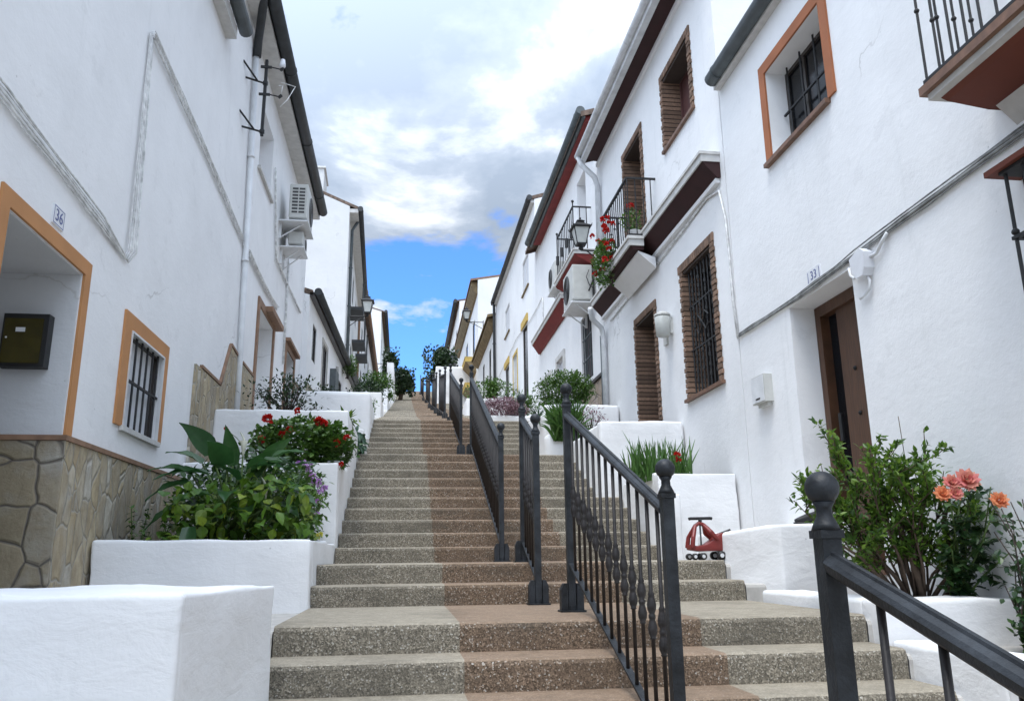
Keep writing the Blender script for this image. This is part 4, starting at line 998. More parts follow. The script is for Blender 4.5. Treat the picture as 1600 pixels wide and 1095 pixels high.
# ------------------------------------------------------------------ toy and shoe
t = thing('ride_on_toy', 'red plastic ride-on toy car with black steering bar on landing', 'toy', (2.60, 7.06, 1.567))
mb = MB()
side = [(2.475, 1.655), (2.56, 1.640), (2.765, 1.645), (2.78, 1.80), (2.74, 1.79), (2.69, 1.745), (2.62, 1.70), (2.54, 1.685), (2.48, 1.70)]
mb.prism([[(x, y, z) for x, z in side] for y in (7.0, 7.13)])
for q in (7.0, 7.13): mb.tube([(2.485, q, 1.67), (2.50, q, 1.76), (2.545, 7.065, 1.86), (2.585, 7.065, 1.885), (2.625, 7.065, 1.865), (2.66, q, 1.80), (2.72, q, 1.74)], [.022, .020, .018, .02, .02, .026, .02], 8)
o = mb.build('body', 'toyred', t, True, auto=True); md = o.modifiers.new('b', 'BEVEL'); md.width = .008; md.segments = 2
mb = MB(); mb.tube([(2.59, 7.065, 1.66), (2.59, 7.065, 1.90)], .008, 8); mb.build('steering_column', 'gutter', t)
mb = MB(); mb.tube([(2.485, 7.05, 1.918), (2.50, 7.05, 1.922), (2.69, 7.07, 1.925), (2.705, 7.07, 1.922)], .014, 8); mb.tube([(2.592, 7.06, 1.895), (2.592, 7.06, 1.92)], .016, 8); mb.build('steering_bar', 'rubber', t, True)
mb = MB(); mb.tube([(2.76, 7.06, 1.79), (2.86, 7.05, 1.825)], .01, 6); mb.build('lever', 'rubber', t)
for x, q, r in ((2.50, 6.99, .028), (2.57, 6.98, .03), (2.60, 7.14, .028), (2.50, 7.14, .028), (2.735, 6.98, .036), (2.735, 7.15, .036)):
    mb = MB(); mb.tube([(x, q-.018, 1.569+r), (x, q+.018, 1.569+r)], r, 14); w = mb.build('wheel', 'rubber', t, True)
    mb = MB(); mb.tube([(x, q-.021, 1.569+r), (x, q-.0185, 1.569+r)], r*.5, 10); mb.build('hub', 'pipe_white', w)
mb = MB(); pts = []
for i, (y, r, zz) in enumerate([(6.26, .025, 1.875), (6.32, .034, 1.885), (6.42, .042, 1.895), (6.52, .040, 1.89), (6.60, .03, 1.88), (6.66, .016, 1.872)]): pts.append((3.17+.03*i*.3, y, zz))
mb = MB(); mb.tube([(3.16, 6.42, 1.872), (3.20, 6.42, 1.878), (3.27, 6.43, 1.892), (3.34, 6.44, 1.90), (3.42, 6.45, 1.91)], [.012, .024, .036, .045, .05], 12)
mb.box(3.17, 3.44, 6.40, 6.47, 1.846, 1.862)
tag(mb.build('shoe', 'rubber', None, True), 'black shoe lying on the curved white block wall', 'shoe')

# ------------------------------------------------------------------ plants
def V3(*a): return Vector(a)
def rdir(up=.0):
    a = rnd.uniform(0, 2*math.pi); z = rnd.uniform(-1, 1); r = math.sqrt(1-z*z)
    return V3(r*math.cos(a), r*math.sin(a), z+up).normalized()
def plant(name, label, cat, base, group=None): return thing(name, label, cat, base, group)
def bush(t, base, c, rad, n, leaf, lmat='l_mid', nst=7, lw=.45, smat='twig', clump=.5, sr=.006, seed=1, zmin=None, bend=.3, tips=True):
    """branches from the base to points through the crown, leaves in tufts round the branch ends"""
    st = MB(); lf = MB(); base = V3(*base); c = V3(*c); tipsl = []
    for i in range(nst):
        d = rdir(.3); k = rnd.uniform(.45, 1)
        tip = c+V3(d.x*rad[0]*k, d.y*rad[1]*k, d.z*rad[2]*k)
        mid = base.lerp(tip, .5)+V3(rnd.uniform(-1, 1)*rad[0]*bend*.4, rnd.uniform(-1, 1)*rad[1]*bend*.4, rnd.uniform(0, 1)*rad[2]*.2)
        b0 = base+V3(rnd.uniform(-.05, .05), rnd.uniform(-.05, .05), 0)
        st.tube([b0, b0.lerp(mid, .5)+V3(rnd.uniform(-.02, .02), 0, .01), mid, tip], [sr*1.8, sr*1.5, sr, sr*.5], 5)
        tipsl.append((mid, tip))
    for i in range(n):
        if rnd.random() < clump and tipsl:
            m, tp = rnd.choice(tipsl); q = m.lerp(tp, rnd.uniform(.25, 1.05))+rdir()*leaf*rnd.uniform(.3, 2.2)
        else:
            d = rdir(); k = rnd.uniform(.3, 1)**.5*(1+.22*noise.noise(d*2.3+V3(seed, 0, 0)))
            q = c+V3(d.x*rad[0]*k, d.y*rad[1]*k, d.z*rad[2]*k)
        if zmin and q.z < zmin: continue
        out = (q-c).normalized()
        lf.leaf(q, (out*.6+rdir(.25)).normalized(), (V3(0, 0, 1)+rdir()*.5).normalized(), leaf*rnd.uniform(.7, 1.3), leaf*lw*rnd.uniform(.8, 1.2), .3, .12)
    st.build('stems', smat, t, True); lf.build('foliage', lmat, t)
    return tipsl
def petals(mb, c, r, n, face=None, size=.5):
    for i in range(n):
        d = rdir(.3)
        if face: d = (d+face*.7).normalized()
        mb.leaf(V3(*c)+d*r*.25, d, rdir(), r*.9, r*size*1.5, .3, .05)
def flower(t, mat, c, r, n, stem_from=None, size=.6, name='flower', smat='stem', face=V3(0, -1, .3)):
    mb = MB(); petals(mb, c, r, n, face, size); o = mb.build(name, mat, t)
    if stem_from:
        st = MB(); a = V3(*stem_from); b = V3(*c); st.tube([a, a.lerp(b, .6)+V3(.01, 0, .02), b], .004, 5); st.build('stem', smat, t, True)
    return o
def blade(mb, base, tip, w, droop=.1, seg=6):
    """long strap leaf bending from base to tip"""
    a, b = V3(*base), V3(*tip); side = (b-a).cross(V3(rnd.uniform(-1, 1), rnd.uniform(-1, 1), .2)).normalized()
    vs = []; fs = []
    for i in range(seg+1):
        t = i/seg; q = a.lerp(b, t); q.z += droop*math.sin(math.pi*t)*.6; q += (b-a).cross(side).normalized()*0
        ww = w*.5*(1-t**2.2)*(0.75+.5*t) + .0008
        vs += [tuple(q-side*ww), tuple(q+side*ww+V3(0, 0, ww*.3))]
    for i in range(seg): fs.append((2*i, 2*i+1, 2*i+3, 2*i+2))
    mb.add(vs, fs)
def broad(mb, base, d, up, L, W, curl=.25, seg=7, wav=.06):
    """arrow-shaped lily leaf with a midrib fold and wavy edge"""
    d = V3(*d).normalized(); sd = d.cross(V3(*up)).normalized(); nn = sd.cross(d)
    pr = [.12, .72, 1.0, .94, .76, .52, .26, .02]
    vs = []; fs = []; q = V3(*base); dd = d.copy()
    for i in range(seg+1):
        w = W*.5*pr[i]; wv = wav*W*math.sin(i*2.1+L*9)
        back = -d*L*.10 if i == 1 else V3(0, 0, 0)
        vs += [tuple(q-sd*w+nn*(w*.35+wv)+back), tuple(q-sd*w*.5+nn*w*.12), tuple(q), tuple(q+sd*w*.5+nn*w*.12), tuple(q+sd*w+nn*(w*.35-wv)+back)]
        q = q+dd*(L/seg); dd = (dd-V3(0, 0, curl/seg*1.6)).normalized()
    for i in range(seg):
        for j in range(4): a = i*5+j; fs.append((a, a+1, a+6, a+5))
    mb.add(vs, fs)

# calla lilies
t = plant('calla_lily', 'large calla lily clump with broad dark green leaves in left planter', 'plant', (-1.4, 7.3, 1.68))
lf = MB(); st = MB()
for tx, ty, tz, dx, dy, dz, Ln, W in [
    (-1.44, 7.15, 2.38, -.12, -.25, 1, .36, .14), (-1.30, 7.2, 2.30, .5, -.3, .8, .34, .15), (-1.62, 7.1, 2.30, -1, -.4, .22, .44, .20), (-1.74, 7.0, 2.22, -1, -.3, -.12, .36, .19),
    (-1.28, 7.2, 2.32, .9, -.3, .5, .42, .19), (-1.12, 7.0, 2.20, 1, -.4, .1, .40, .18), (-1.0, 6.95, 2.17, 1, -.45, -.15, .40, .17), (-1.35, 6.95, 2.24, -.5, -.6, .55, .36, .18),
    (-1.7, 7.2, 2.40, -.7, -.1, .5, .32, .15), (-1.55, 6.95, 2.12, -.9, -.5, 0, .36, .17), (-1.2, 7.3, 2.42, .5, -.1, .8, .32, .14), (-1.8, 7.0, 2.02, -.9, -.3, -.35, .32, .17),
    (-1.48, 7.2, 2.42, -.7, .1, .75, .36, .15), (-1.30, 6.9, 2.02, .3, -.8, -.1, .30, .17), (-.98, 7.1, 2.34, .75, -.3, .4, .30, .13), (-1.62, 6.95, 2.06, -.4, -.9, -.15, .30, .16),
    (-1.25, 6.9, 2.34, .6, -.5, .3, .40, .18), (-1.05, 6.95, 2.05, .8, -.7, -.1, .34, .17), (-1.45, 6.9, 2.36, -.15, -.7, .6, .40, .19), (-1.75, 7.1, 2.30, -.9, -.1, .4, .36, .17), (-1.3, 7.1, 2.35, .8, -.3, .25, .36, .15), (-1.15, 7.1, 2.42, .9, -.1, .5, .36, .15), (-1.4, 6.85, 2.14, .1, -.9, 0, .32, .18), (-1.58, 7.0, 2.46, -.5, -.3, .8, .38, .17)]:
    broad(lf, (tx, ty, tz), (dx, dy, dz), (dx*.1, -.3, 1) if dz < .6 else (.1, -1, .2), Ln, W, .5)
    b0 = V3(-1.42+rnd.uniform(-.18, .18), 7.3+rnd.uniform(-.1, .1), 1.68); e = V3(tx, ty, tz); st.tube([b0, b0.lerp(e, .5)+V3(0, 0, .06), e], [.012, .010, .007], 6)
broad(lf, (-1.62, 6.62, 1.86), (.12, -.45, -1), (0, -1, -.3), .30, .13, .1)
lf.build('foliage', 'l_calla', t, True); st.build('stems', 'stem', t, True)
for c, e in (((-1.335, 7.0, 2.60), (-1.4, 7.3, 1.7)), ((-1.13, 6.95, 2.22), (-1.3, 7.3, 1.7))):
    mb = MB(); x, y, z = c
    mb.lathe((x, y, z-.16), [(.006, 0), (.013, .04), (.02, .09), (.034, .13)], 12); mb.leaf(V3(x, y, z-.05), V3(-.35, -.1, 1), V3(1, 0, 0), .11, .08, .4, .05)
    f_ = mb.build('flower', 'f_white', t, True)
    mb = MB(); mb.tube([e, (x-.01, y+.05, z-.5), (x, y, z-.15)], .007, 6); mb.build('stem', 'stem', t, True)
t = plant('leafy_shrub', 'lime green broad leaved ground plant filling the calla planter', 'plant', (-1.2, 6.9, 1.68))
lf = MB()
for i in range(520):
    x = rnd.uniform(-1.88, -.74); y = rnd.uniform(6.58, 7.6); z = 1.72+rnd.uniform(0, .56)*(1-.45*abs(x+1.2)); d = rdir(.1); d.y -= .45
    lf.leaf(V3(x, y, z), d, (V3(0, -.4, 1)+rdir()*.4), rnd.uniform(.06, .17), rnd.uniform(.05, .10), .2, .25, 4)
lf.build('foliage', 'l_lime', t)
mb = MB()
for i in range(900):
    x = rnd.uniform(-1.2, -.72); y = rnd.uniform(6.7, 8.3); z = 1.72+rnd.uniform(0, .62); mb.leaf(V3(x, y, z), rdir(.2), V3(0, 0, 1), rnd.uniform(.04, .08), .035, .3, .1)
for i in range(700):
    x = rnd.uniform(-1.95, -1.1); y = rnd.uniform(7.0, 8.4); z = 1.72+rnd.uniform(0, .60); mb.leaf(V3(x, y, z), rdir(.2), V3(0, 0, 1), rnd.uniform(.05, .10), .045, .3, .1)
mb.build('undergrowth', 'l_mid', t)
mb = MB()
for i in range(1500):
    x = rnd.uniform(-2.0, -.86); y = rnd.uniform(7.5, 8.5); z = 1.8+rnd.uniform(0, .78)*(1-.3*abs(x+1.3)); mb.leaf(V3(x, y, z), rdir(.2), V3(0, -.3, 1), rnd.uniform(.06, .12), .06, .3, .12)
mb.build('undergrowth', 'l_dark2', t)
t = plant('lilac_flower', 'lilac daisy like flowers trailing over the planter corner', 'flower', (-.78, 7.4, 1.76))
st = MB()
for i in range(16):
    s_ = i/15; c = (-.86+.17*s_+rnd.uniform(-.03, .03), 7.1+rnd.uniform(-.1, .2), 2.40-.22*s_+rnd.uniform(-.03, .03)); flower(t, 'f_lilac', c, .030, 9)
    st.tube([(-.9, 7.4, 1.76), (c[0]-.03, c[1]+.05, c[2]-.15), c], .003, 4)
for c in ((-.72, 7.1, 2.08), (-.71, 7.0, 1.98)): flower(t, 'f_lilac', c, .026, 8)
st.build('stems', 'stem', t)
t = plant('yellow_flower', 'pale yellow blossom hanging at the stair side of the planter', 'flower', (-.68, 6.9, 1.76))
flower(t, 'f_yellow', (-.665, 6.85, 1.79), .035, 14, (-.78, 6.95, 1.74))
t = plant('nettle', 'small green weed at the foot of the stone wall', 'plant', (-2.08, 6.9, 1.68))
lf = MB(); st = MB()
for k in range(7):
    b0 = V3(-2.12+.05*k+rnd.uniform(-.02, .02), 6.75+rnd.uniform(0, .3), 1.68); hh = rnd.uniform(.14, .34) if k > 1 else .34
    tp = b0+V3(rnd.uniform(-.05, .05), 0, hh); st.tube([b0, tp], .004, 4)
    for j in range(int(hh/.03)):
        q = b0.lerp(tp, (j+1)*.03/hh); 
        for s_ in range(3): lf.leaf(q, (rdir(.1)*V3(1, 1, .5)).normalized(), V3(0, 0, 1), rnd.uniform(.045, .07), .03, .2, .15)
lf.build('foliage', 'l_mid', t); st.build('stems', 'stem', t)
# geraniums
t = plant('geranium', 'spreading red geranium bush tumbling over the left planter', 'plant', (-1.05, 9.2, 2.5))
bush(t, (-1.1, 9.3, 2.5), (-1.12, 9.1, 2.80), (.60, .42, .32), 3000, .06, 'l_mid', 22, .95, 'stem', .25, .006, 3)
mb = MB()
for i in range(520):
    d = rdir(); q = V3(-.78+d.x*.17, 9.0+d.y*.28, 2.72+d.z*.17); mb.leaf(q, (d+V3(0, -.3, .2)).normalized(), V3(0, 0, 1), .055, .05, .2, .1)
mb.build('foliage', 'l_mid', t)
for c, r in (((-1.46, 8.85, 3.06), .062), ((-.92, 8.85, 3.04), .06), ((-.87, 8.84, 3.02), .045), ((-1.23, 8.84, 2.94), .05), ((-1.30, 8.83, 2.90), .04), ((-.62, 8.8, 2.86), .04), ((-.72, 8.78, 2.80), .045), ((-.66, 8.72, 2.57), .032), ((-1.87, 8.8, 2.94), .03), ((-1.50, 8.8, 2.84), .045), ((-1.16, 8.9, 3.16), .04)):
    flower(t, 'f_red', c, r, 26, (c[0]+rnd.uniform(-.06, .06) if abs(c[0]+1.2) < .5 else c[0]+(.2 if c[0] < -1.2 else -.12), 9.1, c[2]-.22), .55)
t = plant('woody_shrub', 'sparse dark leaved shrub rising behind the red geraniums', 'shrub', (-1.5, 10.5, 3.26))
bush(t, (-1.5, 10.55, 3.26), (-1.52, 10.4, 3.62), (.52, .3, .34), 800, .055, 'l_dark', 26, .5, 'twig', .8, .007, 5)
t = plant('succulent_rosette', 'bright green succulent rosette at a white planter corner', 'plant', (-.82, 11.2, 3.26))
lf = MB()
for i in range(46):
    d = rdir(.35); lf.leaf(V3(-.78, 10.7, 3.36)+V3(d.x*.03, 0, 0), d, V3(0, 0, 1), rnd.uniform(.13, .22), .06, .25, .12, 3)
for i in range(50):
    d = rdir(); lf.leaf(V3(-.95+d.x*.35, 10.75, 3.37+d.z*.04), rdir(.2), V3(0, 0, 1), .05, .03, .2)
lf.build('foliage', 'l_lime', t)
t = plant('succulent_rosette', 'dark green drooping succulent on the small step planter', 'plant', (-.72, 12.3, 3.2))
lf = MB()
for i in range(60):
    d = rdir(); d.z -= .4; lf.leaf(V3(-.66+rnd.uniform(-.09, .05), 12.2, 3.42-rnd.uniform(0, .28)), d, V3(0, -1, .3), rnd.uniform(.10, .19), .06, .25, .2, 3)
lf.build('foliage', 'l_gray', t)

def simple_bush(label, base, c, rad, n, leaf, mat, cat='shrub', name='shrub', **k):
    t = plant(name, label, cat, base, k.pop('group', None)); bush(t, base, c, rad, n, leaf, mat, **k); return t
simple_bush('small dark shrub by the junction box on the third left house', (-1.75, 18.0, 4.72), (-1.72, 18.0, 5.02), (.36, .3, .34), 1100, .06, 'l_dark')
simple_bush('low green hedge behind the wide rounded planter on the left', (-1.0, 18.2, 4.72), (-.95, 18.2, 4.92), (.34, .3, .24), 900, .06, 'l_mid')
simple_bush('dark trailing bush spilling between the white planters on the left', (-1.2, 23.5, 6.05), (-1.1, 23.2, 6.2), (.55, .5, .38), 1500, .09, 'l_dark', nst=8)
simple_bush('hanging potted green plant high on the left facades', (-1.8, 24.5, 6.9), (-1.7, 24.5, 7.3), (.22, .22, .35), 600, .08, 'l_mid', nst=6)
simple_bush('loose olive bush above the seventh left planter', (-1.3, 31, 7.4), (-1.2, 31, 8.0), (.78, .8, .62), 2000, .12, 'l_mid', nst=10)
simple_bush('round green bush at the right planters before the ochre house', (2.9, 26, 6.5), (2.75, 26, 6.85), (.85, .6, .45), 1800, .10, 'l_mid', nst=8)
# trees at the hilltop
def tree(label, base, c, rads, n, leaf, mat, name='tree'):
    t = plant(name, label, 'tree', base)
    mb = MB(); b, cc = V3(*base), V3(*c)
    mb.tube([b, b.lerp(cc, .5)+V3(.05, 0, 0), cc], [.16, .12, .06], 8)
    lobes = []
    for k in range(9):
        d = rdir(.2); q = cc+V3(d.x*rads[0]*.62, d.y*rads[1]*.62, d.z*rads[2]*.62); mb.tube([b.lerp(cc, .7), q], [.06, .02], 6); lobes.append(q)
    mb.build('trunk', 'bark', t, True)
    lf = MB()
    for i in range(n):
        q = rnd.choice(lobes)+rdir()*min(rads)*rnd.uniform(.05, .48) if rnd.random() < .9 else cc+V3(*[rdir()[k]*rads[k] for k in range(3)])
        lf.leaf(q, rdir(.1), rdir(), leaf*rnd.uniform(.7, 1.4), leaf*.7, .25, .1)
    lf.build('crown', mat, t)
tree('round dark evergreen tree right of the railings at the hilltop', (2.1, 50, 11.2), (2.05, 50, 13.35), (1.08, 1.0, 1.15), 6500, .20, 'l_dark')
tree('bushy dark tree left of the stair top, spreading low', (-.4, 50, 11.0), (-.3, 50, 12.25), (.80, .8, .80), 4500, .18, 'l_dark')
tree('slender upright conifer left of the stair top', (-.85, 49, 11.0), (-.95, 49, 12.85), (.50, .5, 1.30), 4000, .16, 'l_dark', 'conifer')
# right side plants
t = plant('gladiolus', 'upright gladiolus leaves with one red bloom, right planter', 'plant', (2.95, 9.1, 2.43))
lf = MB()
for i in range(240):
    x = rnd.uniform(2.56, 3.26); y = rnd.uniform(8.85, 9.3); hh = rnd.uniform(.22, .52)
    blade(lf, (x, y, 2.42), (x+rnd.gauss(0, .09), y+rnd.uniform(-.1, .1), 2.42+hh), .026, .02)
blade(lf, (2.66, 8.9, 2.5), (2.42, 8.9, 2.99), .022, .03)
lf.build('foliage', 'l_strap', t); flower(t, 'f_red', (3.03, 8.85, 2.70), .045, 20, (3.05, 9.0, 2.45)); flower(t, 'f_red', (3.05, 8.86, 2.64), .035, 14)
t = plant('strap_leaved_plant', 'arching strap leaved plant behind the tall railing post', 'plant', (2.5, 12.6, 3.38))
lf = MB()
for i in range(300):
    a = rnd.uniform(0, 2*math.pi); r = rnd.uniform(.1, .48); blade(lf, (2.42+rnd.uniform(-.15, .25), 12.3, 3.34), (2.45+r*math.cos(a), 12.25+r*.5*math.sin(a), 3.42+rnd.uniform(.1, .60)), .036, .12)
lf.build('foliage', 'l_strap', t)
simple_bush('round glossy dark green bush on the right terrace', (2.75, 13.9, 4.05), (2.75, 13.75, 4.42), (.52, .42, .37), 4200, .06, 'l_mid', nst=10, clump=.3)
simple_bush('dry pinkish shrub in front of the pink stone dado', (3.0, 12.9, 3.4), (3.02, 12.9, 3.75), (.26, .25, .34), 260, .05, 'l_purple', nst=16)
simple_bush('purple leaved heather mound in the right planter', (2.3, 18.4, 4.62), (2.20, 18.3, 4.88), (.58, .40, .30), 4200, .055, 'l_purple', nst=10, clump=.2)
simple_bush('agave like grey green clump beyond the purple heather', (3.1, 20.5, 4.7), (3.0, 20.5, 5.25), (.5, .4, .45), 1100, .12, 'l_mid', lw=.3)
t = plant('agave', 'small spiky agave on the right terrace edge', 'plant', (2.2, 13.2, 3.85)); lf = MB()
for i in range(26): d = rdir(.5); lf.leaf(V3(2.12, 12.9, 3.80), d, V3(0, 0, 1), .20, .035, .2, .02, 3)
lf.build('foliage', 'l_gray', t)
# citrus shrub with several bent trunks
t = plant('citrus_shrub', 'many stemmed citrus shrub with bright green leaves at right', 'shrub', (3.25, 5.05, 1.26))
st = MB(); lf = MB()
tips = []
for i in range(26):
    b0 = V3(3.27+rnd.uniform(-.07, .07), 5.05+rnd.uniform(-.06, .06), 1.24)
    tx = 2.53+1.12*((i+.5)/26)+rnd.uniform(-.05, .05); tz = 2.17-.26*abs((tx-3.15)/.55)**1.8+rnd.uniform(-.22, .16); ty = 5.05+rnd.uniform(-.32, .28)
    k1 = b0.lerp(V3(tx, ty, tz), .3)+V3(0, rnd.uniform(-.03, .03), .05*rnd.random()); k2 = b0.lerp(V3(tx, ty, tz), .65)+V3(rnd.uniform(-.06, .06), 0, rnd.uniform(-.06, .06))
    r = rnd.uniform(.006, .010) if i % 5 else .015
    st.tube([b0, k1, k2, V3(tx, ty, tz)], [r*1.3, r, r*.6, .003], 6)
    for j in range(7):
        a = k1.lerp(k2, rnd.random()) if j < 2 else k2.lerp(V3(tx, ty, tz), rnd.random()); e = a+V3(rnd.uniform(-.16, .16), rnd.uniform(-.15, .15), rnd.uniform(.05, .24))
        st.tube([a, a.lerp(e, .5)+V3(0, 0, -.01), e], [.005, .004, .002], 4); tips.append((a, e))
    tips.append((k2, V3(tx, ty, tz))); tips.append((k1, k2))
st.tube([(3.36, 5.0, 1.24), (3.44, 4.98, 1.36), (3.50, 5.0, 1.58), (3.48, 5.0, 1.80), (3.56, 5.0, 2.0)], [.034, .030, .024, .016, .008], 9)
st.tube([(3.28, 5.0, 1.24), (3.24, 4.98, 1.45), (3.18, 5.0, 1.75), (3.14, 5.0, 1.95)], [.026, .022, .016, .008], 9)
for a, e in tips:
    n = 27 if rnd.random() < .85 else 10
    for j in range(n):
        s_ = rnd.uniform(.25, 1.08); q = a.lerp(e, s_)+rdir()*.02
        if q.z < 1.5 and rnd.random() < .5: continue
        d = ((e-a).normalized()*.7+rdir(.1)).normalized(); lf.leaf(q, d, (V3(0, 0, 1)+rdir()*.6), rnd.uniform(.038, .066), rnd.uniform(.019, .030), .3, .1)
for tx, tz in ((3.30, 2.5),): st.tube([(tx, 5.05, 2.2), (tx-.01, 5.05, tz)], .0025, 4)
st.build('branches', 'bark', t, True); lf.build('foliage', 'l_citrus', t)
# roses
t = plant('rose_bush', 'rose bush with peach pink blooms right of the citrus shrub', 'shrub', (3.42, 4.75, 1.26))
st = MB(); lf = MB()
rt = [(3.38, 4.64, 1.98), (3.42, 4.63, 1.99), (3.29, 4.64, 1.92), (3.47, 4.50, 1.86), (3.62, 4.7, 2.0), (3.5, 4.7, 1.7), (3.30, 4.7, 1.62), (3.6, 4.6, 1.6)]
for x, y, z in rt:
    b0 = V3(3.44+rnd.uniform(-.06, .06), 4.95, 1.26); e = V3(x, y, z); m = b0.lerp(e, .55)+V3(rnd.uniform(-.04, .04), -.02, .02)
    st.tube([b0, m, e], [.008, .006, .004], 6)
    for j in range(13):
        q = b0.lerp(e, rnd.uniform(.2, .96)) + V3(0, -.01, 0); br = q+V3(rnd.uniform(-.14, .12), rnd.uniform(-.10, .06), rnd.uniform(-.04, .08)); st.tube([q, br], .002, 4)
        for k in range(5): lf.leaf(q.lerp(br, .5+.12*k), (rdir(-.1)*V3(1, 1, .5)).normalized(), V3(0, -.3, 1), rnd.uniform(.05, .075), .042, .15, .12, 3)
st.build('stems', 'stem', t, True); lf.build('foliage', 'l_rose', t)
def rose(c, r, mat):
    mb = MB(); c = V3(*c); fd = V3(-.25, -1, .55).normalized(); s1 = fd.cross(V3(0, 0, 1)).normalized(); s2 = s1.cross(fd)
    for ring_, (n, tilt, ln) in enumerate(((5, .25, .55), (7, .6, .8), (9, 1.15, 1.0), (9, 1.5, 1.05))):
        for k in range(n):
            a = 2*math.pi*(k+.4*ring_)/n+rnd.uniform(-.15, .15); rad = s1*math.cos(a)+s2*math.sin(a)
            d = (fd*math.cos(tilt)+rad*math.sin(tilt)).normalized()
            mb.leaf(c+rad*r*.10, d, fd, r*ln, r*.75, -.35, .04, 3)
    return mb.build('flower', mat, t, True)
rose((3.38, 4.58, 2.03), .072, 'f_peach'); rose((3.29, 4.60, 2.02), .05, 'f_peach'); rose((3.22, 4.60, 1.95), .050, 'f_orange'); rose((3.29, 4.58, 1.95), .045, 'f_peach'); rose((3.47, 4.45, 1.90), .052, 'f_orange')
t = plant('climbing_rose', 'dark leaved climbing rose creeping at the right edge', 'shrub', (3.45, 4.25, 1.06))
st = MB(); lf = MB()
for i in range(46):
    b0 = V3(3.44+rnd.uniform(-.1, .12), 4.25, 1.06); e = V3(3.26+rnd.uniform(0, .38), 4.2+rnd.uniform(-.2, .2), 1.15+rnd.uniform(0, .78)); st.tube([b0, b0.lerp(e, .5)+V3(rnd.uniform(-.05, .05), 0, .05), e], [.006, .005, .003], 5)
    for j in range(26):
        q = b0.lerp(e, rnd.uniform(.1, 1))+rdir()*.05; lf.leaf(q, rdir(-.1), V3(0, -.4, 1), rnd.uniform(.035, .058), .034, .2, .1)
st.build('stems', 'twig', t, True); lf.build('foliage', 'l_rose', t)
# balcony geraniums
t = plant('potted_geranium', 'red geraniums hanging over the iron balcony rail', 'plant', (3.2, 12.2, 6.17))
mb = MB(); mb.lathe((3.32, 12.0, 6.17), [(.07, 0), (.10, .16), (.11, .17)], 12); mb.lathe((3.32, 12.3, 6.17), [(.07, 0), (.10, .16), (.11, .17)], 12); mb.build('pot', 'coping', t, True)
bush(t, (3.25, 12.2, 6.3), (3.14, 12.15, 6.22), (.16, .45, .42), 900, .05, 'l_mid', 10, .9, 'stem', .2)
for i in range(26):
    c = (3.14+rnd.uniform(-.14, .12), 12.1+rnd.uniform(-.5, .45), 6.45+rnd.uniform(-.35, .42)); flower(t, 'f_red', c, .055, 14, None, .6)
t = plant('potted_plant', 'small potted plant by the balcony door on the right', 'plant', (3.35, 11.1, 6.17))
mb = MB(); mb.lathe((3.35, 11.1, 6.27-.1), [(.07, 0), (.09, .16), (.10, .17)], 12); mb.build('pot', 'whiteframe', t, True)
bush(t, (3.35, 11.1, 6.33), (3.32, 11.15, 6.52), (.14, .14, .20), 160, .06, 'l_mid', 6, .6, 'stem', .3); flower(t, 'f_red', (3.3, 11.1, 6.75), .06, 16, (3.35, 11.1, 6.4))

# ------------------------------------------------------------------ camera
cam = bpy.data.cameras.new('camera'); co = bpy.data.objects.new('camera', cam); COL.objects.link(co); S.camera = co
fw = Vector((0.1272949, 0.96063991, 0.24691491)); rt_ = Vector((0.9916314, -0.12865995, -0.01066658)); upv = Vector((-0.02152132, -0.24620638, 0.96897846))
m = Matrix((rt_, upv, -fw)).transposed().to_4x4(); m.translation = (0, 0, 1.6); co.matrix_world = m
cam.sensor_width = 36; cam.lens = 1273.118/1600*36; cam.clip_start = .05; cam.clip_end = 3000

# ------------------------------------------------------------------ light
SUN_EL, SUN_AZ = 70, 215      # elevation; azimuth clockwise from +Y (behind the camera, to the left)
sd = Vector((math.sin(R_(SUN_AZ))*math.cos(R_(SUN_EL)), math.cos(R_(SUN_AZ))*math.cos(R_(SUN_EL)), math.sin(R_(SUN_EL))))
li = bpy.data.lights.new('sun', 'SUN'); li.energy = 1.45; li.angle = R_(20); li.color = (1, .97, .92)
lo = bpy.data.objects.new('sun', li); COL.objects.link(lo); lo.rotation_euler = sd.to_track_quat('Z', 'Y').to_euler()
W = bpy.data.worlds.new('World'); S.world = W; W.use_nodes = True; nt = W.node_tree
bg = nt.nodes['Background']; bg.inputs[1].default_value = .1
sky = N(nt, 'ShaderNodeTexSky'); sky.sky_type = 'NISHITA'; sky.sun_disc = False
sky.sun_elevation = R_(SUN_EL); sky.sun_rotation = R_(SUN_AZ); sky.air_density = 1.0; sky.dust_density = .3; sky.ozone_density = 2.5
tc = N(nt, 'ShaderNodeTexCoord'); sep = N(nt, 'ShaderNodeSeparateXYZ'); nt.links.new(tc.outputs['Generated'], sep.inputs[0])
def math_(op, a, b=None, clamp=False):
    n = N(nt, 'ShaderNodeMath'); n.operation = op; n.use_clamp = clamp
    for i, v in enumerate((a, b)):
        if v is None: continue
        if isinstance(v, (int, float)): n.inputs[i].default_value = v
        else: nt.links.new(v, n.inputs[i])
    return n.outputs[0]
den = math_('ADD', math_('MAXIMUM', sep.outputs[2], 0), .18)
cx = math_('DIVIDE', sep.outputs[0], den); cy = math_('DIVIDE', sep.outputs[1], den)
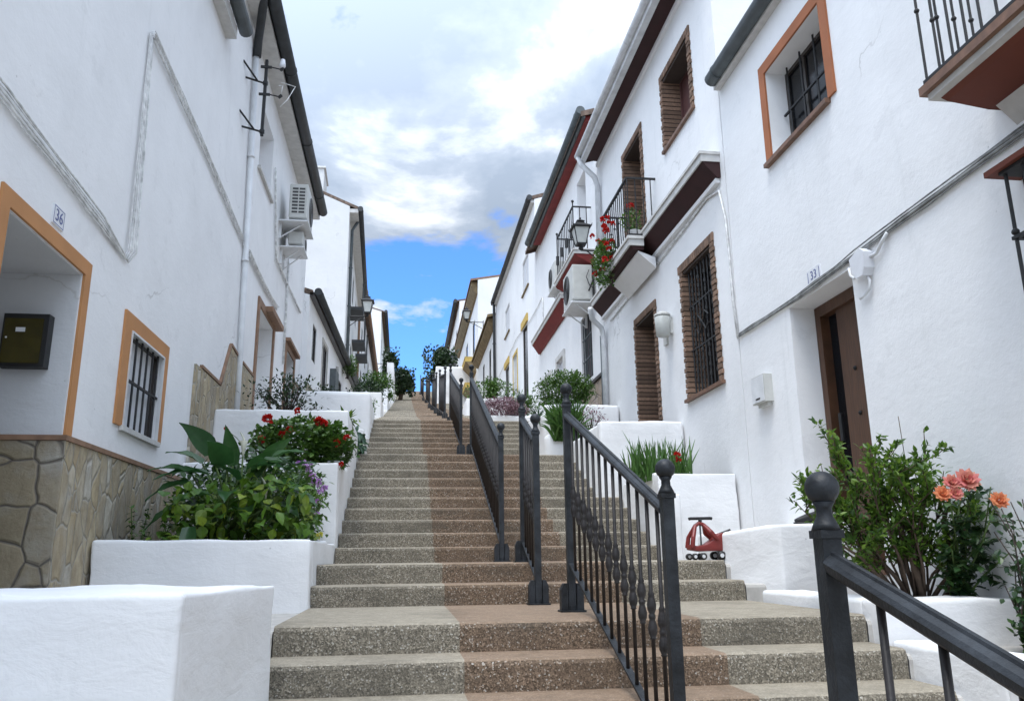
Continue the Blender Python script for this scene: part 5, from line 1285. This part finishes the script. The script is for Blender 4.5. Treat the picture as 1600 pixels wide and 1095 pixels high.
cmb = N(nt, 'ShaderNodeCombineXYZ'); nt.links.new(cx, cmb.inputs[0]); nt.links.new(cy, cmb.inputs[1]); cmb.inputs[2].default_value = 3.7
n1 = noi(nt, cmb.outputs[0], 2.6, 9, .6, .2)
n2 = noi(nt, cmb.outputs[0], 2.6, 9, .58, .25)
dt = N(nt, 'ShaderNodeVectorMath'); dt.operation = 'DOT_PRODUCT'; nt.links.new(tc.outputs['Generated'], dt.inputs[0])
dt.inputs[1].default_value = Vector((.03, .970, .215)).normalized()
hole = ramp(nt, dt.outputs['Value'], [(.981, (0, 0, 0)), (.997, (1, 1, 1))])
edge = ramp(nt, dt.outputs['Value'], [(.955, (0, 0, 0)), (.985, (1, 1, 1))])
cov = math_('SUBTRACT', math_('MULTIPLY', math_('ADD', n1, -.5), 2.2), math_('ADD', math_('MULTIPLY', hole, .60), -.85))
mask = ramp(nt, cov, [(.40, (0, 0, 0)), (.62, (1, 1, 1))])
shade = math_('ADD', math_('ADD', math_('MULTIPLY', math_('ADD', n2, -.5), 1.9), .41), math_('MULTIPLY', edge, .19))
cloud = ramp(nt, shade, [(.38, (2.15, 2.6, 3.3)), (.52, (2.65, 3.1, 3.8)), (.62, (3.8, 4.2, 4.8)), (.76, (5.9, 6.1, 6.4))])
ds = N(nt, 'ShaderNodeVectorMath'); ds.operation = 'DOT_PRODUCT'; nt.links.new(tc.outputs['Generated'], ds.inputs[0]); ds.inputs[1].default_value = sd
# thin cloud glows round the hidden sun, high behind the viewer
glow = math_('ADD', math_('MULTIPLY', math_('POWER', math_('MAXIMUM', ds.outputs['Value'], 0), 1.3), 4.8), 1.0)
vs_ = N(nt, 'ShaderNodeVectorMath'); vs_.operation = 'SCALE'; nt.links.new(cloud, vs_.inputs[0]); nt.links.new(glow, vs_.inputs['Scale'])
blue = mixc(nt, 1.0, sky.outputs[0], (.72, 1.22, 1.95), 'MULTIPLY')
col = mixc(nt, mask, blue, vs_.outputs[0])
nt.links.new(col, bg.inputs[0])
S.view_settings.view_transform = 'Standard'; S.view_settings.look = 'None'; S.view_settings.gamma = 1; S.view_settings.exposure = .72
S.render.engine = 'CYCLES'
